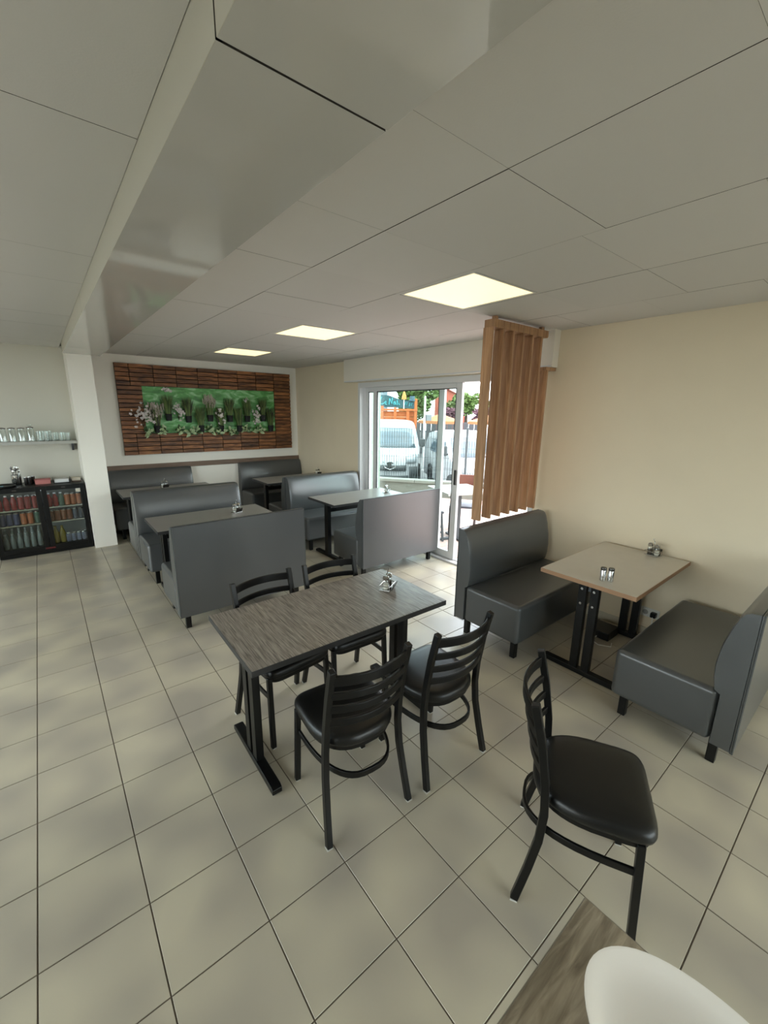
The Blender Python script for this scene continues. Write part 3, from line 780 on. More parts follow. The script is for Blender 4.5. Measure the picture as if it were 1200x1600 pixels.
# ---- oval white plate on the foreground table
pl = MB(); n = 64; rings = []
ca, sa = math.cos(1.438), math.sin(1.438); AX, BX_ = 0.229, 0.148
def oval(s, z, lift=0.0):
    out = []
    for k in range(n):
        a = 2 * math.pi * k / n
        u, v = AX * s * math.cos(a), BX_ * s * math.sin(a)
        out.append((u * ca - v * sa, u * sa + v * ca, z + lift * (0.5 + 0.5 * math.cos(2 * a))))
    return out
for s, z in ((0.52, 0.001), (0.55, 0.003), (0.75, 0.010), (0.92, 0.026), (1.0, 0.040), (1.0, 0.0425), (0.975, 0.0415), (0.90, 0.030), (0.74, 0.0155), (0.58, 0.0085), (0.50, 0.0075), (0.2, 0.0075)):
    rings.append(oval(s, z))
plate = MB().rings(rings).build('oval_plate', M_CERAMIC, None, smooth=60, loc=(0.933, -1.508, 0.7605))
tag(plate, 'glossy white oval plate on the foreground table', 'plate')

# ---- wall socket and the adapter below the pale table
sk = empty('wall_socket', (XR, -0.385, 0.215)); tag(sk, 'white double wall socket with black plug under the pale table', 'socket')
MB().box(-0.012, 0, -0.07, 0.07, -0.04, 0.04).build('face_plate', M_WHITEPLASTIC, sk, bevel=0.004)
for q in (-0.034, 0.034): MB().tube([(-0.0135, q, 0), (-0.011, q, 0)], 0.021, 16).build('socket_hole', mat('socket_recess', srgb(160, 158, 152), 0.6), sk)
pg = MB().box(-0.055, -0.0138, -0.056, -0.014, -0.02, 0.022).build('plug', M_BLACKPLASTIC, sk, bevel=0.006)
MB().tube([(-0.05, -0.035, -0.01), (-0.075, -0.045, -0.06), (-0.07, -0.10, -0.15), (-0.05, -0.16, -0.209)], 0.004, 6).build('cable', M_WHITEPLASTIC, sk)
pb = empty('power_brick', (3.765, -0.14, 0.0)); tag(pb, 'black power box with cable on the floor under the pale table', 'power box')
MB().box(-0.09, 0.10, -0.09, 0.09, 0.0, 0.07).build('case', M_BLACKPLASTIC, pb, bevel=0.008)
MB().tube([(-0.10, 0.0, 0.02), (-0.16, 0.02, 0.005), (-0.20, -0.06, 0.004), (-0.15, -0.14, 0.004), (-0.09, -0.12, 0.004)], 0.0035, 6).build('cable', M_WHITEPLASTIC, pb)

# ================================================================== drinks fridge
FX0_, FX1_, FYF, FYB, FZT = -0.345, 0.600, 5.135, 5.60, 0.872
fg = empty('display_fridge', (0, 0, 0)); tag(fg, 'black two-door glass drinks fridge next to the pillar', 'fridge')
cb = MB(); w = 0.035
cb.box(FX0_, FX1_, FYB - w, FYB, 0.0, FZT); cb.box(FX0_, FX0_ + w, FYF + 0.045, FYB - w, 0.0, FZT); cb.box(FX1_ - w, FX1_, FYF + 0.045, FYB - w, 0.0, FZT)
cb.box(FX0_ + w, FX1_ - w, FYF + 0.045, FYB - w, FZT - 0.05, FZT); cb.box(FX0_ + w, FX1_ - w, FYF + 0.045, FYB - w, 0.0, 0.105)
cab = cb.build('cabinet', M_BLACKPLASTIC, fg, smooth=0)
MB().box(FX0_ + w, FX1_ - w, FYB - w - 0.004, FYB - w - 0.0005, 0.106, FZT - 0.051).build('liner', mat('fridge_liner', srgb(150, 152, 152), 0.5), fg, smooth=0)
MB().box(FX0_ + 0.06, FX1_ - 0.06, FYF + 0.06, FYF + 0.075, FZT - 0.066, FZT - 0.0515).build('lamp_strip', mat('fridge_lamp', (0.9, 0.95, 1.0), 0.5, emit=(0.9, 0.95, 1.0), estr=1.5), fg, smooth=0)
for z in (0.395, 0.585):
    sh = MB()
    for y in [FYF + 0.07 + 0.028 * k for k in range(14)]: sh.tube([(FX0_ + w, y, z), (FX1_ - w, y, z)], 0.0028, 5)
    sh.box(FX0_ + w, FX1_ - w, FYF + 0.056, FYF + 0.064, z - 0.008, z + 0.006)
    sh.build('wire_shelf', M_STEEL, fg, smooth=0)
def fdoor(xa, xb):
    d = MB(); gz0, gz1, m_ = 0.115, 0.812, 0.052
    d.box(xa, xa + m_, FYF, FYF + 0.042, 0.055, FZT - 0.002); d.box(xb - m_, xb, FYF, FYF + 0.042, 0.055, FZT - 0.002)
    d.box(xa + m_, xb - m_, FYF, FYF + 0.042, 0.055, gz0); d.box(xa + m_, xb - m_, FYF, FYF + 0.042, gz1, FZT - 0.002)
    o = d.build('fridge_door', M_BLACKPLASTIC, fg, bevel=0.003)
    MB().box(xa + m_ - 0.003, xb - m_ + 0.003, FYF + 0.014, FYF + 0.02, gz0 - 0.003, gz1 + 0.003).build('glass_pane', M_GLASS, o, smooth=0)
    xc = (xa + xb) / 2
    MB().box(xc - 0.02, xc + 0.02, FYF - 0.003, FYF, FZT - 0.038, FZT - 0.024).build('lock', M_DARKSTEEL, o, bevel=0.001)
fdoor(FX0_ + 0.002, 0.1485); fdoor(0.1515, FX1_ - 0.002)
MB().box(FX0_ + 0.01, FX1_ - 0.01, FYF + 0.012, FYF + 0.045, 0.008, 0.052).build('kick_panel', M_BLACKPLASTIC, fg, smooth=0)
MB().box(0.10, 0.20, FYF - 0.0015, FYF - 0.0002, 0.066, 0.088).build('badge', mat('badge_red', srgb(86, 24, 22), 0.5), fg, smooth=0)
MB().box(0.498, 0.548, FYF + 0.0115, FYF + 0.0135, 0.765, 0.808).build('sticker', mat('sticker_paper', srgb(214, 208, 190), 0.7), fg, smooth=0)
def can(x, y, z, col, label, h=0.115, r=0.031, group='drinks in the fridge', name='drink_can'):
    t = empty(name, (x, y, z)); tag(t, label, 'drink can', group)
    MB().lathe([(r * 0.8, 0), (r, 0.008), (r, h - 0.012)], 14).build('body', mat('can_%d_%d_%d' % col, srgb(*col), 0.35, var=0.25, vscale=25), t)
    MB().lathe([(r, h - 0.012), (r * 0.82, h), (r * 0.8, h - 0.002)], 14).build('lid', M_STEEL, t)
def bottle(x, y, z, col, cap, label, h=0.165, r=0.030, group='drinks in the fridge', name='drink_bottle'):
    t = empty(name, (x, y, z)); tag(t, label, 'bottle', group)
    MB().lathe([(r * 0.85, 0), (r, 0.01), (r, h * 0.58), (r * 0.75, h * 0.72), (r * 0.42, h * 0.86), (r * 0.42, h * 0.93)], 14).build('body', mat('bottle_%d_%d_%d' % col, srgb(*col), 0.25, var=0.15, vscale=25), t)
    MB().lathe([(r * 0.47, h * 0.92), (r * 0.47, h), (r * 0.4, h)], 12).build('cap', mat('cap_%d_%d_%d' % cap, srgb(*cap), 0.4), t)
RED, ORANGE, BLUE, WHITE, GREEN = (126, 26, 30), (150, 80, 40), (46, 50, 84), (205, 205, 205), (62, 88, 74)
S3, S2, S1 = 0.5925, 0.4025, 0.1065
dL = 'behind the left fridge door'; dR = 'behind the right fridge door'
for k in range(6):
    x = -0.262 + k * 0.067
    if k < 3: bottle(x, FYF + 0.105, S3, RED, (230, 225, 225), 'red drink bottle on top shelf %s, %s from left' % (dL, ORD[k]), h=0.18)
    else: can(x, FYF + 0.105, S3, RED, 'red drink can on top shelf %s, %s from left' % (dL, ORD[k]), h=0.165, r=0.031)
for k in range(6):
    x = -0.262 + k * 0.067; c = BLUE if k < 3 else (ORANGE if k < 5 else GREEN)
    can(x, FYF + 0.105, S2, c, '%s drink can on middle shelf %s, %s from left' % ('blue' if k < 3 else ('orange' if k < 5 else 'green'), dL, ORD[k]), h=0.15)
for row in range(2):
    for k in range(6):
        x = -0.265 + k * 0.065
        bottle(x, FYF + 0.10 + row * 0.075, S1, (104, 110, 108), (150, 154, 154), 'clear water bottle on bottom shelf %s, %s row, %s from left' % (dL, ('front', 'rear')[row], ORD[k]), h=0.19 + 0.05 * row, r=0.028)
cols_ = [RED, RED, GREEN, ORANGE, ORANGE, ORANGE]; nm = ['red', 'red', 'green', 'orange', 'orange', 'orange']
for k in range(6):
    x = 0.213 + k * 0.062
    if k < 3: bottle(x, FYF + 0.105, S3, cols_[k], (220, 220, 230), '%s drink bottle on top shelf %s, %s from left' % (nm[k], dR, ORD[k]), h=0.17)
    else: can(x, FYF + 0.105, S3, cols_[k], 'orange drink can on top shelf %s, %s from left' % (dR, ORD[k]), h=0.15)
for k in range(6):
    x = 0.213 + k * 0.062; c = (116, 66, 38) if k < 4 else (56, 60, 74)
    can(x, FYF + 0.105, S2, c, '%s drink can on middle shelf %s, %s from left' % ('amber' if k < 4 else 'grey blue', dR, ORD[k]), h=0.14)
for k in range(2): bottle(0.225 + k * 0.068, FYF + 0.11, S1, (140, 122, 36), (150, 134, 50), 'yellow juice bottle on bottom shelf %s, %s of two' % (dR, ('left', 'right')[k]), h=0.22, r=0.033)
for k in range(4): can(0.352 + k * 0.056, FYF + 0.10, S1, (120, 122, 140), 'silver drink can on bottom shelf %s, %s from the juice bottles' % (dR, ORD[k]), h=0.115, r=0.027)

# ---- things on top of the fridge
FT = FZT + 0.0005
ct = empty('cutlery_holder', (-0.065, 5.40, FT)); tag(ct, 'steel cup of cutlery on top of the fridge', 'cutlery holder')
MB().lathe([(0.045, 0), (0.047, 0.003), (0.05, 0.125), (0.047, 0.125), (0.044, 0.01)], 20).build('cup', M_STEEL, ct)
for k in range(9):
    a = k * 0.7; r = 0.026
    p0 = V(r * 0.5 * math.cos(a), r * 0.5 * math.sin(a), 0.012); p1 = V(r * 1.3 * math.cos(a), r * 1.3 * math.sin(a), 0.15 + 0.02 * (k % 3))
    u = MB().tube([p0, p1], 0.0035, 6); u.lathe([(0.002, 0), (0.011, 0.012), (0.012, 0.028), (0.004, 0.042)], 8, tuple(p1), 1.0, 0.35)
    u.build('spoon', M_DARKSTEEL if k % 2 else M_STEEL, ct)
for k in range(4):
    t = empty('metal_cup', (0.022 + 0.034 * (k % 2) * 1.0 + 0.036 * (k // 2), 5.36 + 0.075 * (k % 2), FT)); tag(t, 'small dark metal cup on the fridge between cutlery and pink box, %s from left' % ORD[k], 'cup', 'small metal cups on the fridge')
    MB().lathe([(0.017, 0), (0.018, 0.002), (0.018, 0.095), (0.016, 0.095), (0.015, 0.004)], 14).build('body', M_DARKSTEEL, t)
    MB().lathe([(0.0185, 0.088), (0.0195, 0.092), (0.0185, 0.096)], 14).build('rim', M_STEEL, t)
t = empty('pink_box', (0.185, 5.36, FT)); tag(t, 'shallow pink box on top of the fridge', 'box')
MB().box(-0.078, 0.078, -0.06, 0.06, 0, 0.048).build('body', mat('pink_card', srgb(190, 118, 112), 0.7), t, bevel=0.003); MB().box(-0.08, 0.08, -0.062, 0.062, 0.0485, 0.06).build('lid', mat('pink_lid', srgb(176, 104, 100), 0.7), t, bevel=0.003)
t = empty('napkin_tray', (0.375, 5.34, FT)); tag(t, 'black tray holding a stack of white paper napkins on the fridge', 'napkin tray')
MB().prism([(-0.085, 0), (0.085, 0), (0.085, 0.008), (-0.085, 0.008)], 'y', -0.07, 0.07).build('tray_base', M_BLACKPLASTIC, t)
for s in (-1, 1): MB().prism([(s * 0.085, 0.0), (s * 0.092, 0.065), (s * 0.088, 0.065), (s * 0.081, 0.008)], 'y', -0.07, 0.07).build('tray_side', M_BLACKPLASTIC, t)
MB().box(-0.074, 0.074, -0.06, 0.06, 0.0085, 0.05).build('napkins', mat('paper_white', srgb(224, 224, 222), 0.8), t, bevel=0.003)
t = empty('order_pad', (0.52, 5.36, FT)); tag(t, 'slim brown and white pad at right end of the fridge top', 'pad')
MB().box(-0.045, 0.06, -0.06, 0.06, 0, 0.016).build('cover', mat('pad_brown', srgb(92, 74, 62), 0.7), t, bevel=0.002); MB().box(-0.04, 0.055, -0.055, 0.055, 0.0165, 0.05).build('paper', mat('paper_cream', srgb(206, 196, 178), 0.8), t, bevel=0.002)
t = empty('black_tray', (-0.19, 5.27, FT)); tag(t, 'round black tray at left end of the fridge top', 'tray')
MB().lathe([(0.09, 0), (0.115, 0.006), (0.118, 0.022), (0.114, 0.022), (0.105, 0.009), (0.02, 0.008)], 28).build('dish', M_BLACKPLASTIC, t)
MB().box(-0.07, 0.0, -0.03, 0.03, 0.0085, 0.02).build('cloth', mat('cloth_blue', srgb(130, 160, 170), 0.9), t, bevel=0.004)

# ---- glass shelf with jars and tumblers
gs = empty('wall_shelf', (0, 0, 0)); tag(gs, 'long pale shelf on the nook wall above the fridge', 'shelf')
MB().box(-1.6, 0.605, 5.33, 5.62, 1.372, 1.40).build('board', mat('shelf_grey', srgb(168, 166, 158), 0.4), gs, bevel=0.003)
MB().box(-1.6, 0.605, 5.326, 5.3298, 1.368, 1.404).build('front_edge', mat('shelf_edge', srgb(176, 174, 166), 0.45), gs, smooth=0)
for x in (0.56, -0.55, -1.4):
    MB().prism([(5.40, 1.371), (5.619, 1.371), (5.619, 1.26), (5.60, 1.26)], 'x', x - 0.012, x + 0.012).build('bracket', mat('bracket_dark', srgb(52, 52, 62), 0.5), gs, smooth=0)
SZ = 1.4005
for k in range(4):
    x = -0.115 + k * 0.088
    t = empty('glass_jar', (x, 5.42, SZ)); tag(t, 'tall clear glass jar on the wall shelf, %s from left' % ORD[k], 'jar', 'glass jars on the shelf')
    h = 0.155 if k < 3 else 0.165
    MB().lathe([(0.036, 0), (0.039, 0.004), (0.039, h - 0.025), (0.034, h - 0.012), (0.034, h), (0.0315, h), (0.0315, h - 0.014), (0.0365, h - 0.028), (0.0365, 0.007)], 20).build('body', M_THIN, t)
    MB().lathe([(0.0355, h + 0.001), (0.037, h + 0.004), (0.036, h + 0.012), (0.012, h + 0.018)], 18).build('lid', mat('jar_lid', srgb(120, 112, 104), 0.3, metal=0.6), t)
    if k == 3: MB().lathe([(0.02, h + 0.0185), (0.024, h + 0.03), (0.028, h + 0.038), (0.027, h + 0.046)], 16).build('knob', M_THIN, t)
for k in range(9):
    x = 0.225 + (k % 5) * 0.072 + (0.03 if k >= 5 else 0); y = 5.39 + (0.09 if k >= 5 else 0)
    t = empty('glass_tumbler', (x, y, SZ)); tag(t, 'clear glass tumbler on the wall shelf, %s row, %s from the jars' % (('front', 'rear')[k // 5], ORD[k % 5]), 'glass', 'glass tumblers on the shelf')
    h = 0.125 if k % 5 < 2 else 0.105
    MB().lathe([(0.024, 0), (0.026, 0.003), (0.031, h), (0.0293, h), (0.0245, 0.012)], 18).build('bowl', M_THIN, t)
    MB().lathe([(0.0235, 0.0035), (0.024, 0.011)], 16).build('base', mat('glass_base', srgb(170, 176, 172), 0.1, spec=0.8), t)

# ================================================================== outdoors
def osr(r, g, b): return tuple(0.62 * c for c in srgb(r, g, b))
M_PAVER = bpy.data.materials.new('brick_paving'); M_PAVER.use_nodes = True
_nt = M_PAVER.node_tree; _b = _nt.nodes['Principled BSDF']; _b.inputs['Roughness'].default_value = 0.85
_g = _nt.nodes.new('ShaderNodeTexCoord'); _br = _nt.nodes.new('ShaderNodeTexBrick'); _br.inputs['Scale'].default_value = 4.0
_br.inputs['Color1'].default_value = (*srgb(152, 124, 116), 1); _br.inputs['Color2'].default_value = (*srgb(176, 152, 146), 1); _br.inputs['Mortar'].default_value = (*srgb(170, 160, 150), 1)
_br.inputs['Mortar Size'].default_value = 0.02
_nt.links.new(_g.outputs['Object'], _br.inputs['Vector']); _nt.links.new(_br.outputs['Color'], _b.inputs['Base Color'])
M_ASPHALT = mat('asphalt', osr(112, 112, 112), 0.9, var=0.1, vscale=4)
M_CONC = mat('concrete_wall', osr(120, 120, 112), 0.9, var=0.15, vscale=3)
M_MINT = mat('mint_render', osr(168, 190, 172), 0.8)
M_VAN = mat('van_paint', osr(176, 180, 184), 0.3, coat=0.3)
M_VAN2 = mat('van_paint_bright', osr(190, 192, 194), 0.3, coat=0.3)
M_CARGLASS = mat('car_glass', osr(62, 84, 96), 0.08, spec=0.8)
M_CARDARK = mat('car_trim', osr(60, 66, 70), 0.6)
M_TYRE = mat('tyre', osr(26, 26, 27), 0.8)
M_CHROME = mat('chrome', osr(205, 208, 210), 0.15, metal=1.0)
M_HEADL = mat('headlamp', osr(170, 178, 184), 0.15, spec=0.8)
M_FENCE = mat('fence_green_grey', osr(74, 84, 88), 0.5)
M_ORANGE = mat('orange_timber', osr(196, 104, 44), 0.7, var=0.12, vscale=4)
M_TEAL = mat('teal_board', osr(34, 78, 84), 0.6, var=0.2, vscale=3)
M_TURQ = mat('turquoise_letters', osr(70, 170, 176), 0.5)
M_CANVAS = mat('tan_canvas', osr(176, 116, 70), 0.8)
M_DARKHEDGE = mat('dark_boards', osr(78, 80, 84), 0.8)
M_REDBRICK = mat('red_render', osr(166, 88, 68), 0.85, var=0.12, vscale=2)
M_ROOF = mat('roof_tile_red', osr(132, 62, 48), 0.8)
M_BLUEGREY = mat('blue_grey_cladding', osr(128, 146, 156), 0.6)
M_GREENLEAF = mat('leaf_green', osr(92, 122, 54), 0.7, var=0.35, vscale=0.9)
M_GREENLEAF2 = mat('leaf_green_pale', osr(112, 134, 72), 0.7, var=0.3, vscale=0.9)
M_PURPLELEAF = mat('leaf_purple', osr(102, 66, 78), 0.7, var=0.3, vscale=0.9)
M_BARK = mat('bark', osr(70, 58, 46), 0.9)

WD = Vector((0.58, -0.815, 0)).normalized(); WN = Vector((0.815, 0.58, 0)).normalized(); WO = Vector((6.25, 6.03, 0))
def wp(s, off=0.0): p = WO + WD * s + WN * off; return (p.x, p.y)
# street ground round the building
struct(MB().box(-30, XL - 0.2, -30, 30, -0.3, -0.05).build('ground_street', M_ASPHALT, smooth=0))
struct(MB().box(XL - 0.2, 30, -30, -5.0, -0.3, -0.05).build('ground_street', M_ASPHALT, smooth=0))
# patio and car park
a, b = wp(-4.2), wp(13.0)
o = MB().prism([(4.25, -5.0), (b[0], b[1]), (a[0], a[1]), (4.25, a[1])], 'z', -0.25, -0.03).build('floor_patio', M_PAVER, smooth=0); struct(o, 'red brick paved terrace outside the glass door')
gp = MB(); q = [wp(-14, 0.1), wp(20, 0.1), wp(60, 70), wp(-60, 70)]; zz = [-0.34, -0.34, -1.9, -1.9]
gp.add([(*q[k], zz[k]) for k in range(4)] + [(*q[k], zz[k] - 0.3) for k in range(4)], [(0, 1, 2, 3), (7, 6, 5, 4), (0, 4, 5, 1), (1, 5, 6, 2), (2, 6, 7, 3), (3, 7, 4, 0)])
struct(gp.build('ground_car_park', M_ASPHALT, smooth=0))
def gz(p): return -0.34 - (Vector((p[0], p[1], 0)) - WO).dot(WN) / 70.0 * 1.56
# building's mint coloured outer pier beside the door
struct(MB().box(XR + 0.22, XR + 0.44, 3.87, 4.3, -0.1, 3.2).build('wall_outer_pier', M_MINT, smooth=0))
# terrace wall of coping stones
tw = empty('terrace_wall', (*wp(0), -0.03), math.atan2(WD.y, WD.x)); tag(tw, 'low grey concrete terrace wall under the mesh fence', 'wall')
MB().box(-4.2, 8.0, -0.10, 0.10, -0.5, 0.30).build('wall_body', M_CONC, tw, smooth=0)
for k in range(12): MB().box(-4.2 + k * 1.0 + 0.004, -3.2 + k * 1.0 - 0.004, -0.125, 0.125, 0.301, 0.365).build('coping_stone', mat('coping', osr(140, 140, 132), 0.85, var=0.1, rnd=0.05), tw, bevel=0.008)
fe = empty('mesh_fence', (*wp(0), 0.338), math.atan2(WD.y, WD.x)); tag(fe, 'grey welded wire mesh fence standing on the terrace wall', 'fence')
for s in (-3.2, -0.65, 1.90, 4.45, 7.0): MB().box(s - 0.025, s + 0.025, -0.02, 0.02, 0, 1.17).build('post', M_FENCE, fe, bevel=0.003)
for s in (-3.2, -0.65, 1.90, 4.45):
    wm = MB()
    for k in range(1, 46):
        x = s + k * 2.55 / 46; wm.box(x - 0.004, x + 0.004, -0.0025, 0.0025, 0.03, 1.13)
    for z in (0.05, 0.25, 0.28, 0.5, 0.72, 0.92, 0.95, 1.12): wm.box(s + 0.03, s + 2.52, -0.0055, -0.0028, z, z + 0.005)
    wm.build('wire_panel', M_FENCE, fe, smooth=0)

# ---- vehicles
def vehicle(name, label, cat, loc, heading, L, W, prof, wscreen, side_win, paint, grille_z, lamp_z, emblem=False, wheels=True):
    """origin on the ground under the nose; nose at local +y"""
    t = empty(name, loc, heading); tag(t, label, cat)
    ts = [-1, -0.9, -0.7, -0.35, 0, 0.35, 0.7, 0.9, 1]
    H = max(p[1] for p in prof); hw = W / 2
    def S(y, z, u, off=0.0):
        taper = 1 - 0.16 * max(0, (z - 0.9) / (H - 0.9)) ** 1.3
        nose = max(0, 1 + (y) / 0.9) if y > -0.9 else 0
        x = hw * u * taper * (1 - 0.10 * nose * nose)
        drop = 0.18 * nose + (0.10 if y > -2.2 else 0.0)
        return (x * (1 + off * 0.5), y - drop * u * u + off, z - (0.05 * u ** 4 if z > 1.2 else 0))
    rows = [[S(y, z, u) for u in ts] for (y, z) in prof]
    n = len(ts); m = len(rows); vs = [p for r in rows for p in r]; fs = []
    for i in range(m):
        for k in range(n - 1):
            fs.append((i * n + k, i * n + k + 1, ((i + 1) % m) * n + k + 1, ((i + 1) % m) * n + k))
    fs.append(tuple(i * n for i in range(m))); fs.append(tuple(i * n + n - 1 for i in reversed(range(m))))
    MB().add(vs, fs).build('body', paint, t, smooth=40)
    def patch(nm, y0, z0, y1, z1, u0, u1, m_, off=0.012, k=8, r=5):
        mb = MB(); pts = []
        for i in range(r):
            for j in range(k):
                a_, b_ = i / (r - 1), j / (k - 1)
                p = S(y0 + (y1 - y0) * a_, z0 + (z1 - z0) * a_, u0 + (u1 - u0) * b_); pts.append((p[0], p[1] + off, p[2] + off * 0.6))
        mb.add(pts, [(i * k + j, i * k + j + 1, (i + 1) * k + j + 1, (i + 1) * k + j) for i in range(r - 1) for j in range(k - 1)])
        ob = mb.build(nm, m_, t, smooth=60); sm = ob.modifiers.new('thick', 'SOLIDIFY'); sm.thickness = 0.01; sm.offset = -1
        return ob
    (y0, z0), (y1, z1) = wscreen
    patch('windscreen', y0, z0, y1, z1, -0.86, 0.86, M_CARGLASS)
    for s in (-1, 1):
        for (ya, yb, za, zb) in side_win:
            P_ = []
            for (y, z) in ((ya, za), (yb, za), (yb - 0.05, zb), (ya - (zb - za) * 0.75 if ya > -1.8 else ya, zb)):
                p = S(y, z, s); P_.append((p[0] + s * 0.012, p[1], p[2]))
            ob = MB().quad(*P_).build('side_window', M_CARGLASS, t, smooth=0); sm = ob.modifiers.new('thick', 'SOLIDIFY'); sm.thickness = 0.01
        mr = MB().box(s * (hw + 0.07) - 0.08, s * (hw + 0.07) + 0.08, wscreen[0][0] - 0.32, wscreen[0][0] - 0.22, wscreen[0][1] + 0.02, wscreen[0][1] + 0.27).build('mirror', M_CARDARK, t, bevel=0.03)
        MB().box(s * hw * 0.88 - 0.06, s * hw * 0.88 + 0.1 * s + 0.02, wscreen[0][0] - 0.30, wscreen[0][0] - 0.25, wscreen[0][1] + 0.03, wscreen[0][1] + 0.07).build('mirror_arm', M_CARDARK, mr, smooth=0)
        lz = lamp_z
        patch('headlamp', prof[1][0] - 0.02, lz, prof[1][0] - 0.10, lz + 0.20, 0.58 * s, 0.93 * s, M_HEADL, 0.05, 5, 3)
        patch('bumper_corner', prof[0][0] - 0.02, 0.26, prof[1][0], lz - 0.10, 0.68 * s, 0.97 * s, M_CARDARK, 0.02, 5, 3)
    patch('grille', prof[1][0], grille_z, prof[1][0] - 0.01, grille_z + 0.16, -0.58, 0.58, M_CARDARK, 0.03, 9, 3)
    patch('bumper', prof[0][0], 0.26, prof[0][0] + 0.01, 0.36, -0.66, 0.66, M_CARDARK, 0.02, 9, 3)
    if emblem:
        e = MB(); zc = grille_z + 0.20; y = prof[1][0] + 0.06
        e.prism([(-0.10, zc + 0.06), (-0.04, zc + 0.09), (0.05, zc + 0.085), (0.11, zc + 0.05), (0.085, zc + 0.03), (0.06, zc - 0.03), (0.085, zc - 0.09), (0.05, zc - 0.10), (0.02, zc - 0.05), (-0.02, zc - 0.06), (-0.05, zc - 0.11), (-0.085, zc - 0.10), (-0.06, zc - 0.03), (-0.03, zc + 0.02), (-0.09, zc + 0.03)], 'y', y, y + 0.02)
        e.build('emblem', M_CHROME, t)
        e2 = MB().tube([(-0.2, y - 0.01, zc + 0.11), (-0.15, y - 0.0, zc - 0.08), (0, y, zc - 0.14), (0.15, y, zc - 0.08), (0.2, y - 0.01, zc + 0.11)], 0.016, 6); e2.build('emblem_surround', M_CHROME, t)
    for s in (-1, 1):
        for y in (-0.85, -L + 0.95):
            wl = MB()
            prof_w = [(0.10, -0.1), (0.30, -0.1), (0.325, -0.07), (0.325, 0.07), (0.30, 0.1), (0.10, 0.1)]
            vs2 = []; nn = 22
            for (r, x) in prof_w:
                for k in range(nn):
                    a_ = 6.28319 * k / nn; vs2.append((s * (hw - 0.09) + x, y + r * math.cos(a_), 0.325 + r * math.sin(a_)))
            fs2 = [(i * nn + k, i * nn + (k + 1) % nn, (i + 1) * nn + (k + 1) % nn, (i + 1) * nn + k) for i in range(5) for k in range(nn)]
            fs2 += [tuple(range(nn))[::-1], tuple(range(5 * nn, 6 * nn))]
            wl.add(vs2, fs2); wl.build('wheel', M_TYRE, t)
    return t
VAN = [(0.0, 0.24), (0.03, 0.50), (0.0, 0.78), (-0.14, 0.98), (-0.72, 1.12), (-1.45, 1.70), (-1.62, 1.80), (-2.0, 1.90), (-3.2, 1.94), (-4.55, 1.90), (-4.72, 1.75), (-4.80, 1.0), (-4.80, 0.35), (-4.70, 0.24)]
p1 = (8.12, 7.98)
vehicle('van', 'white van with large grille emblem parked behind the mesh fence, left', 'van', (p1[0], p1[1], gz(p1)), R(141) - math.pi * 0, 4.8, 1.90, VAN, ((-0.74, 1.13), (-1.46, 1.70)), [(-1.05, -2.15, 1.12, 1.62), (-2.25, -3.3, 1.14, 1.66)], M_VAN, 0.50, 0.72, emblem=True)
MPV = [(0.0, 0.24), (0.03, 0.48), (0.0, 0.72), (-0.15, 0.90), (-0.95, 1.06), (-1.75, 1.52), (-1.95, 1.58), (-2.5, 1.66), (-3.4, 1.66), (-4.05, 1.58), (-4.22, 1.05), (-4.22, 0.35), (-4.1, 0.24)]
p2 = (8.42, 4.46)
vehicle('van', 'white people carrier parked behind the mesh fence, right, nearer', 'van', (p2[0], p2[1], gz(p2)), R(147), 4.22, 1.76, MPV, ((-0.97, 1.07), (-1.76, 1.52)), [(-1.35, -2.3, 1.04, 1.45), (-2.4, -3.3, 1.05, 1.46)], M_VAN2, 0.50, 0.66)
CAR = [(0.0, 0.22), (0.02, 0.45), (-0.05, 0.66), (-0.9, 0.86), (-1.6, 1.30), (-2.2, 1.40), (-3.1, 1.36), (-3.7, 0.95), (-4.0, 0.88), (-4.02, 0.35), (-3.9, 0.22)]
for k, (px_, py_, hd, pn, nmn) in enumerate(((14.4, 9.9, 150, M_VAN2, 'pale'), (16.7, 8.2, 150, mat('car_red', osr(170, 60, 44), 0.35, coat=0.3), 'red'))):
    vehicle('car', '%s car parked far away below the tan parasols' % nmn, 'car', (px_, py_, gz((px_, py_))), R(hd), 4.0, 1.7, CAR, ((-0.92, 0.87), (-1.6, 1.28)), [(-1.3, -2.3, 0.9, 1.24)], pn, 0.42, 0.55)

# ---- orange timber play stand with teal board
A_ = Vector((11.35, 12.71, 0)); B_ = Vector((12.58, 11.65, 0)); D_ = (B_ - A_).normalized()
zg = gz(A_)
ps = empty('timber_stand', (A_.x, A_.y, zg), math.atan2(D_.y, D_.x)); tag(ps, 'orange timber stand with teal sign board behind the van', 'stand')
L_ = (B_ - A_).length
for k, (x, h) in enumerate(((0.18, 2.55), (0.72, 2.50), (1.25, 2.45), (L_ - 0.05, 2.85))): MB().box(x - 0.06, x + 0.06, -0.06, 0.06, 0, h).build('post', M_ORANGE, ps, bevel=0.01)
for k in range(9): MB().box(0.1, L_ - 0.02, 0.065, 0.10, 0.2 + k * 0.24, 0.425 + k * 0.24).build('plank', M_ORANGE, ps, bevel=0.006)
MB().box(-0.3, L_ + 0.02, -0.075, -0.062, 2.36, 2.44).build('crossbar', M_ORANGE, ps, bevel=0.005)
bd = MB(); bd.prism([(-0.3, 2.52), (1.55, 2.46), (1.55, 2.74), (0.9, 2.82), (0.45, 2.98), (-0.3, 3.02)], 'y', -0.04, -0.01)
board = bd.build('sign_board', M_TEAL, ps, smooth=0)
def squig(x0, z0, pts, r=0.022): MB().tube([(x0 + a_, -0.055, z0 + b_) for a_, b_ in pts], r, 6).build('letter', M_TURQ, board)
squig(0.10, 2.62, [(0.05, 0.30), (0.0, 0.15), (0.0, 0.02), (0.08, 0.0), (0.15, 0.05)])
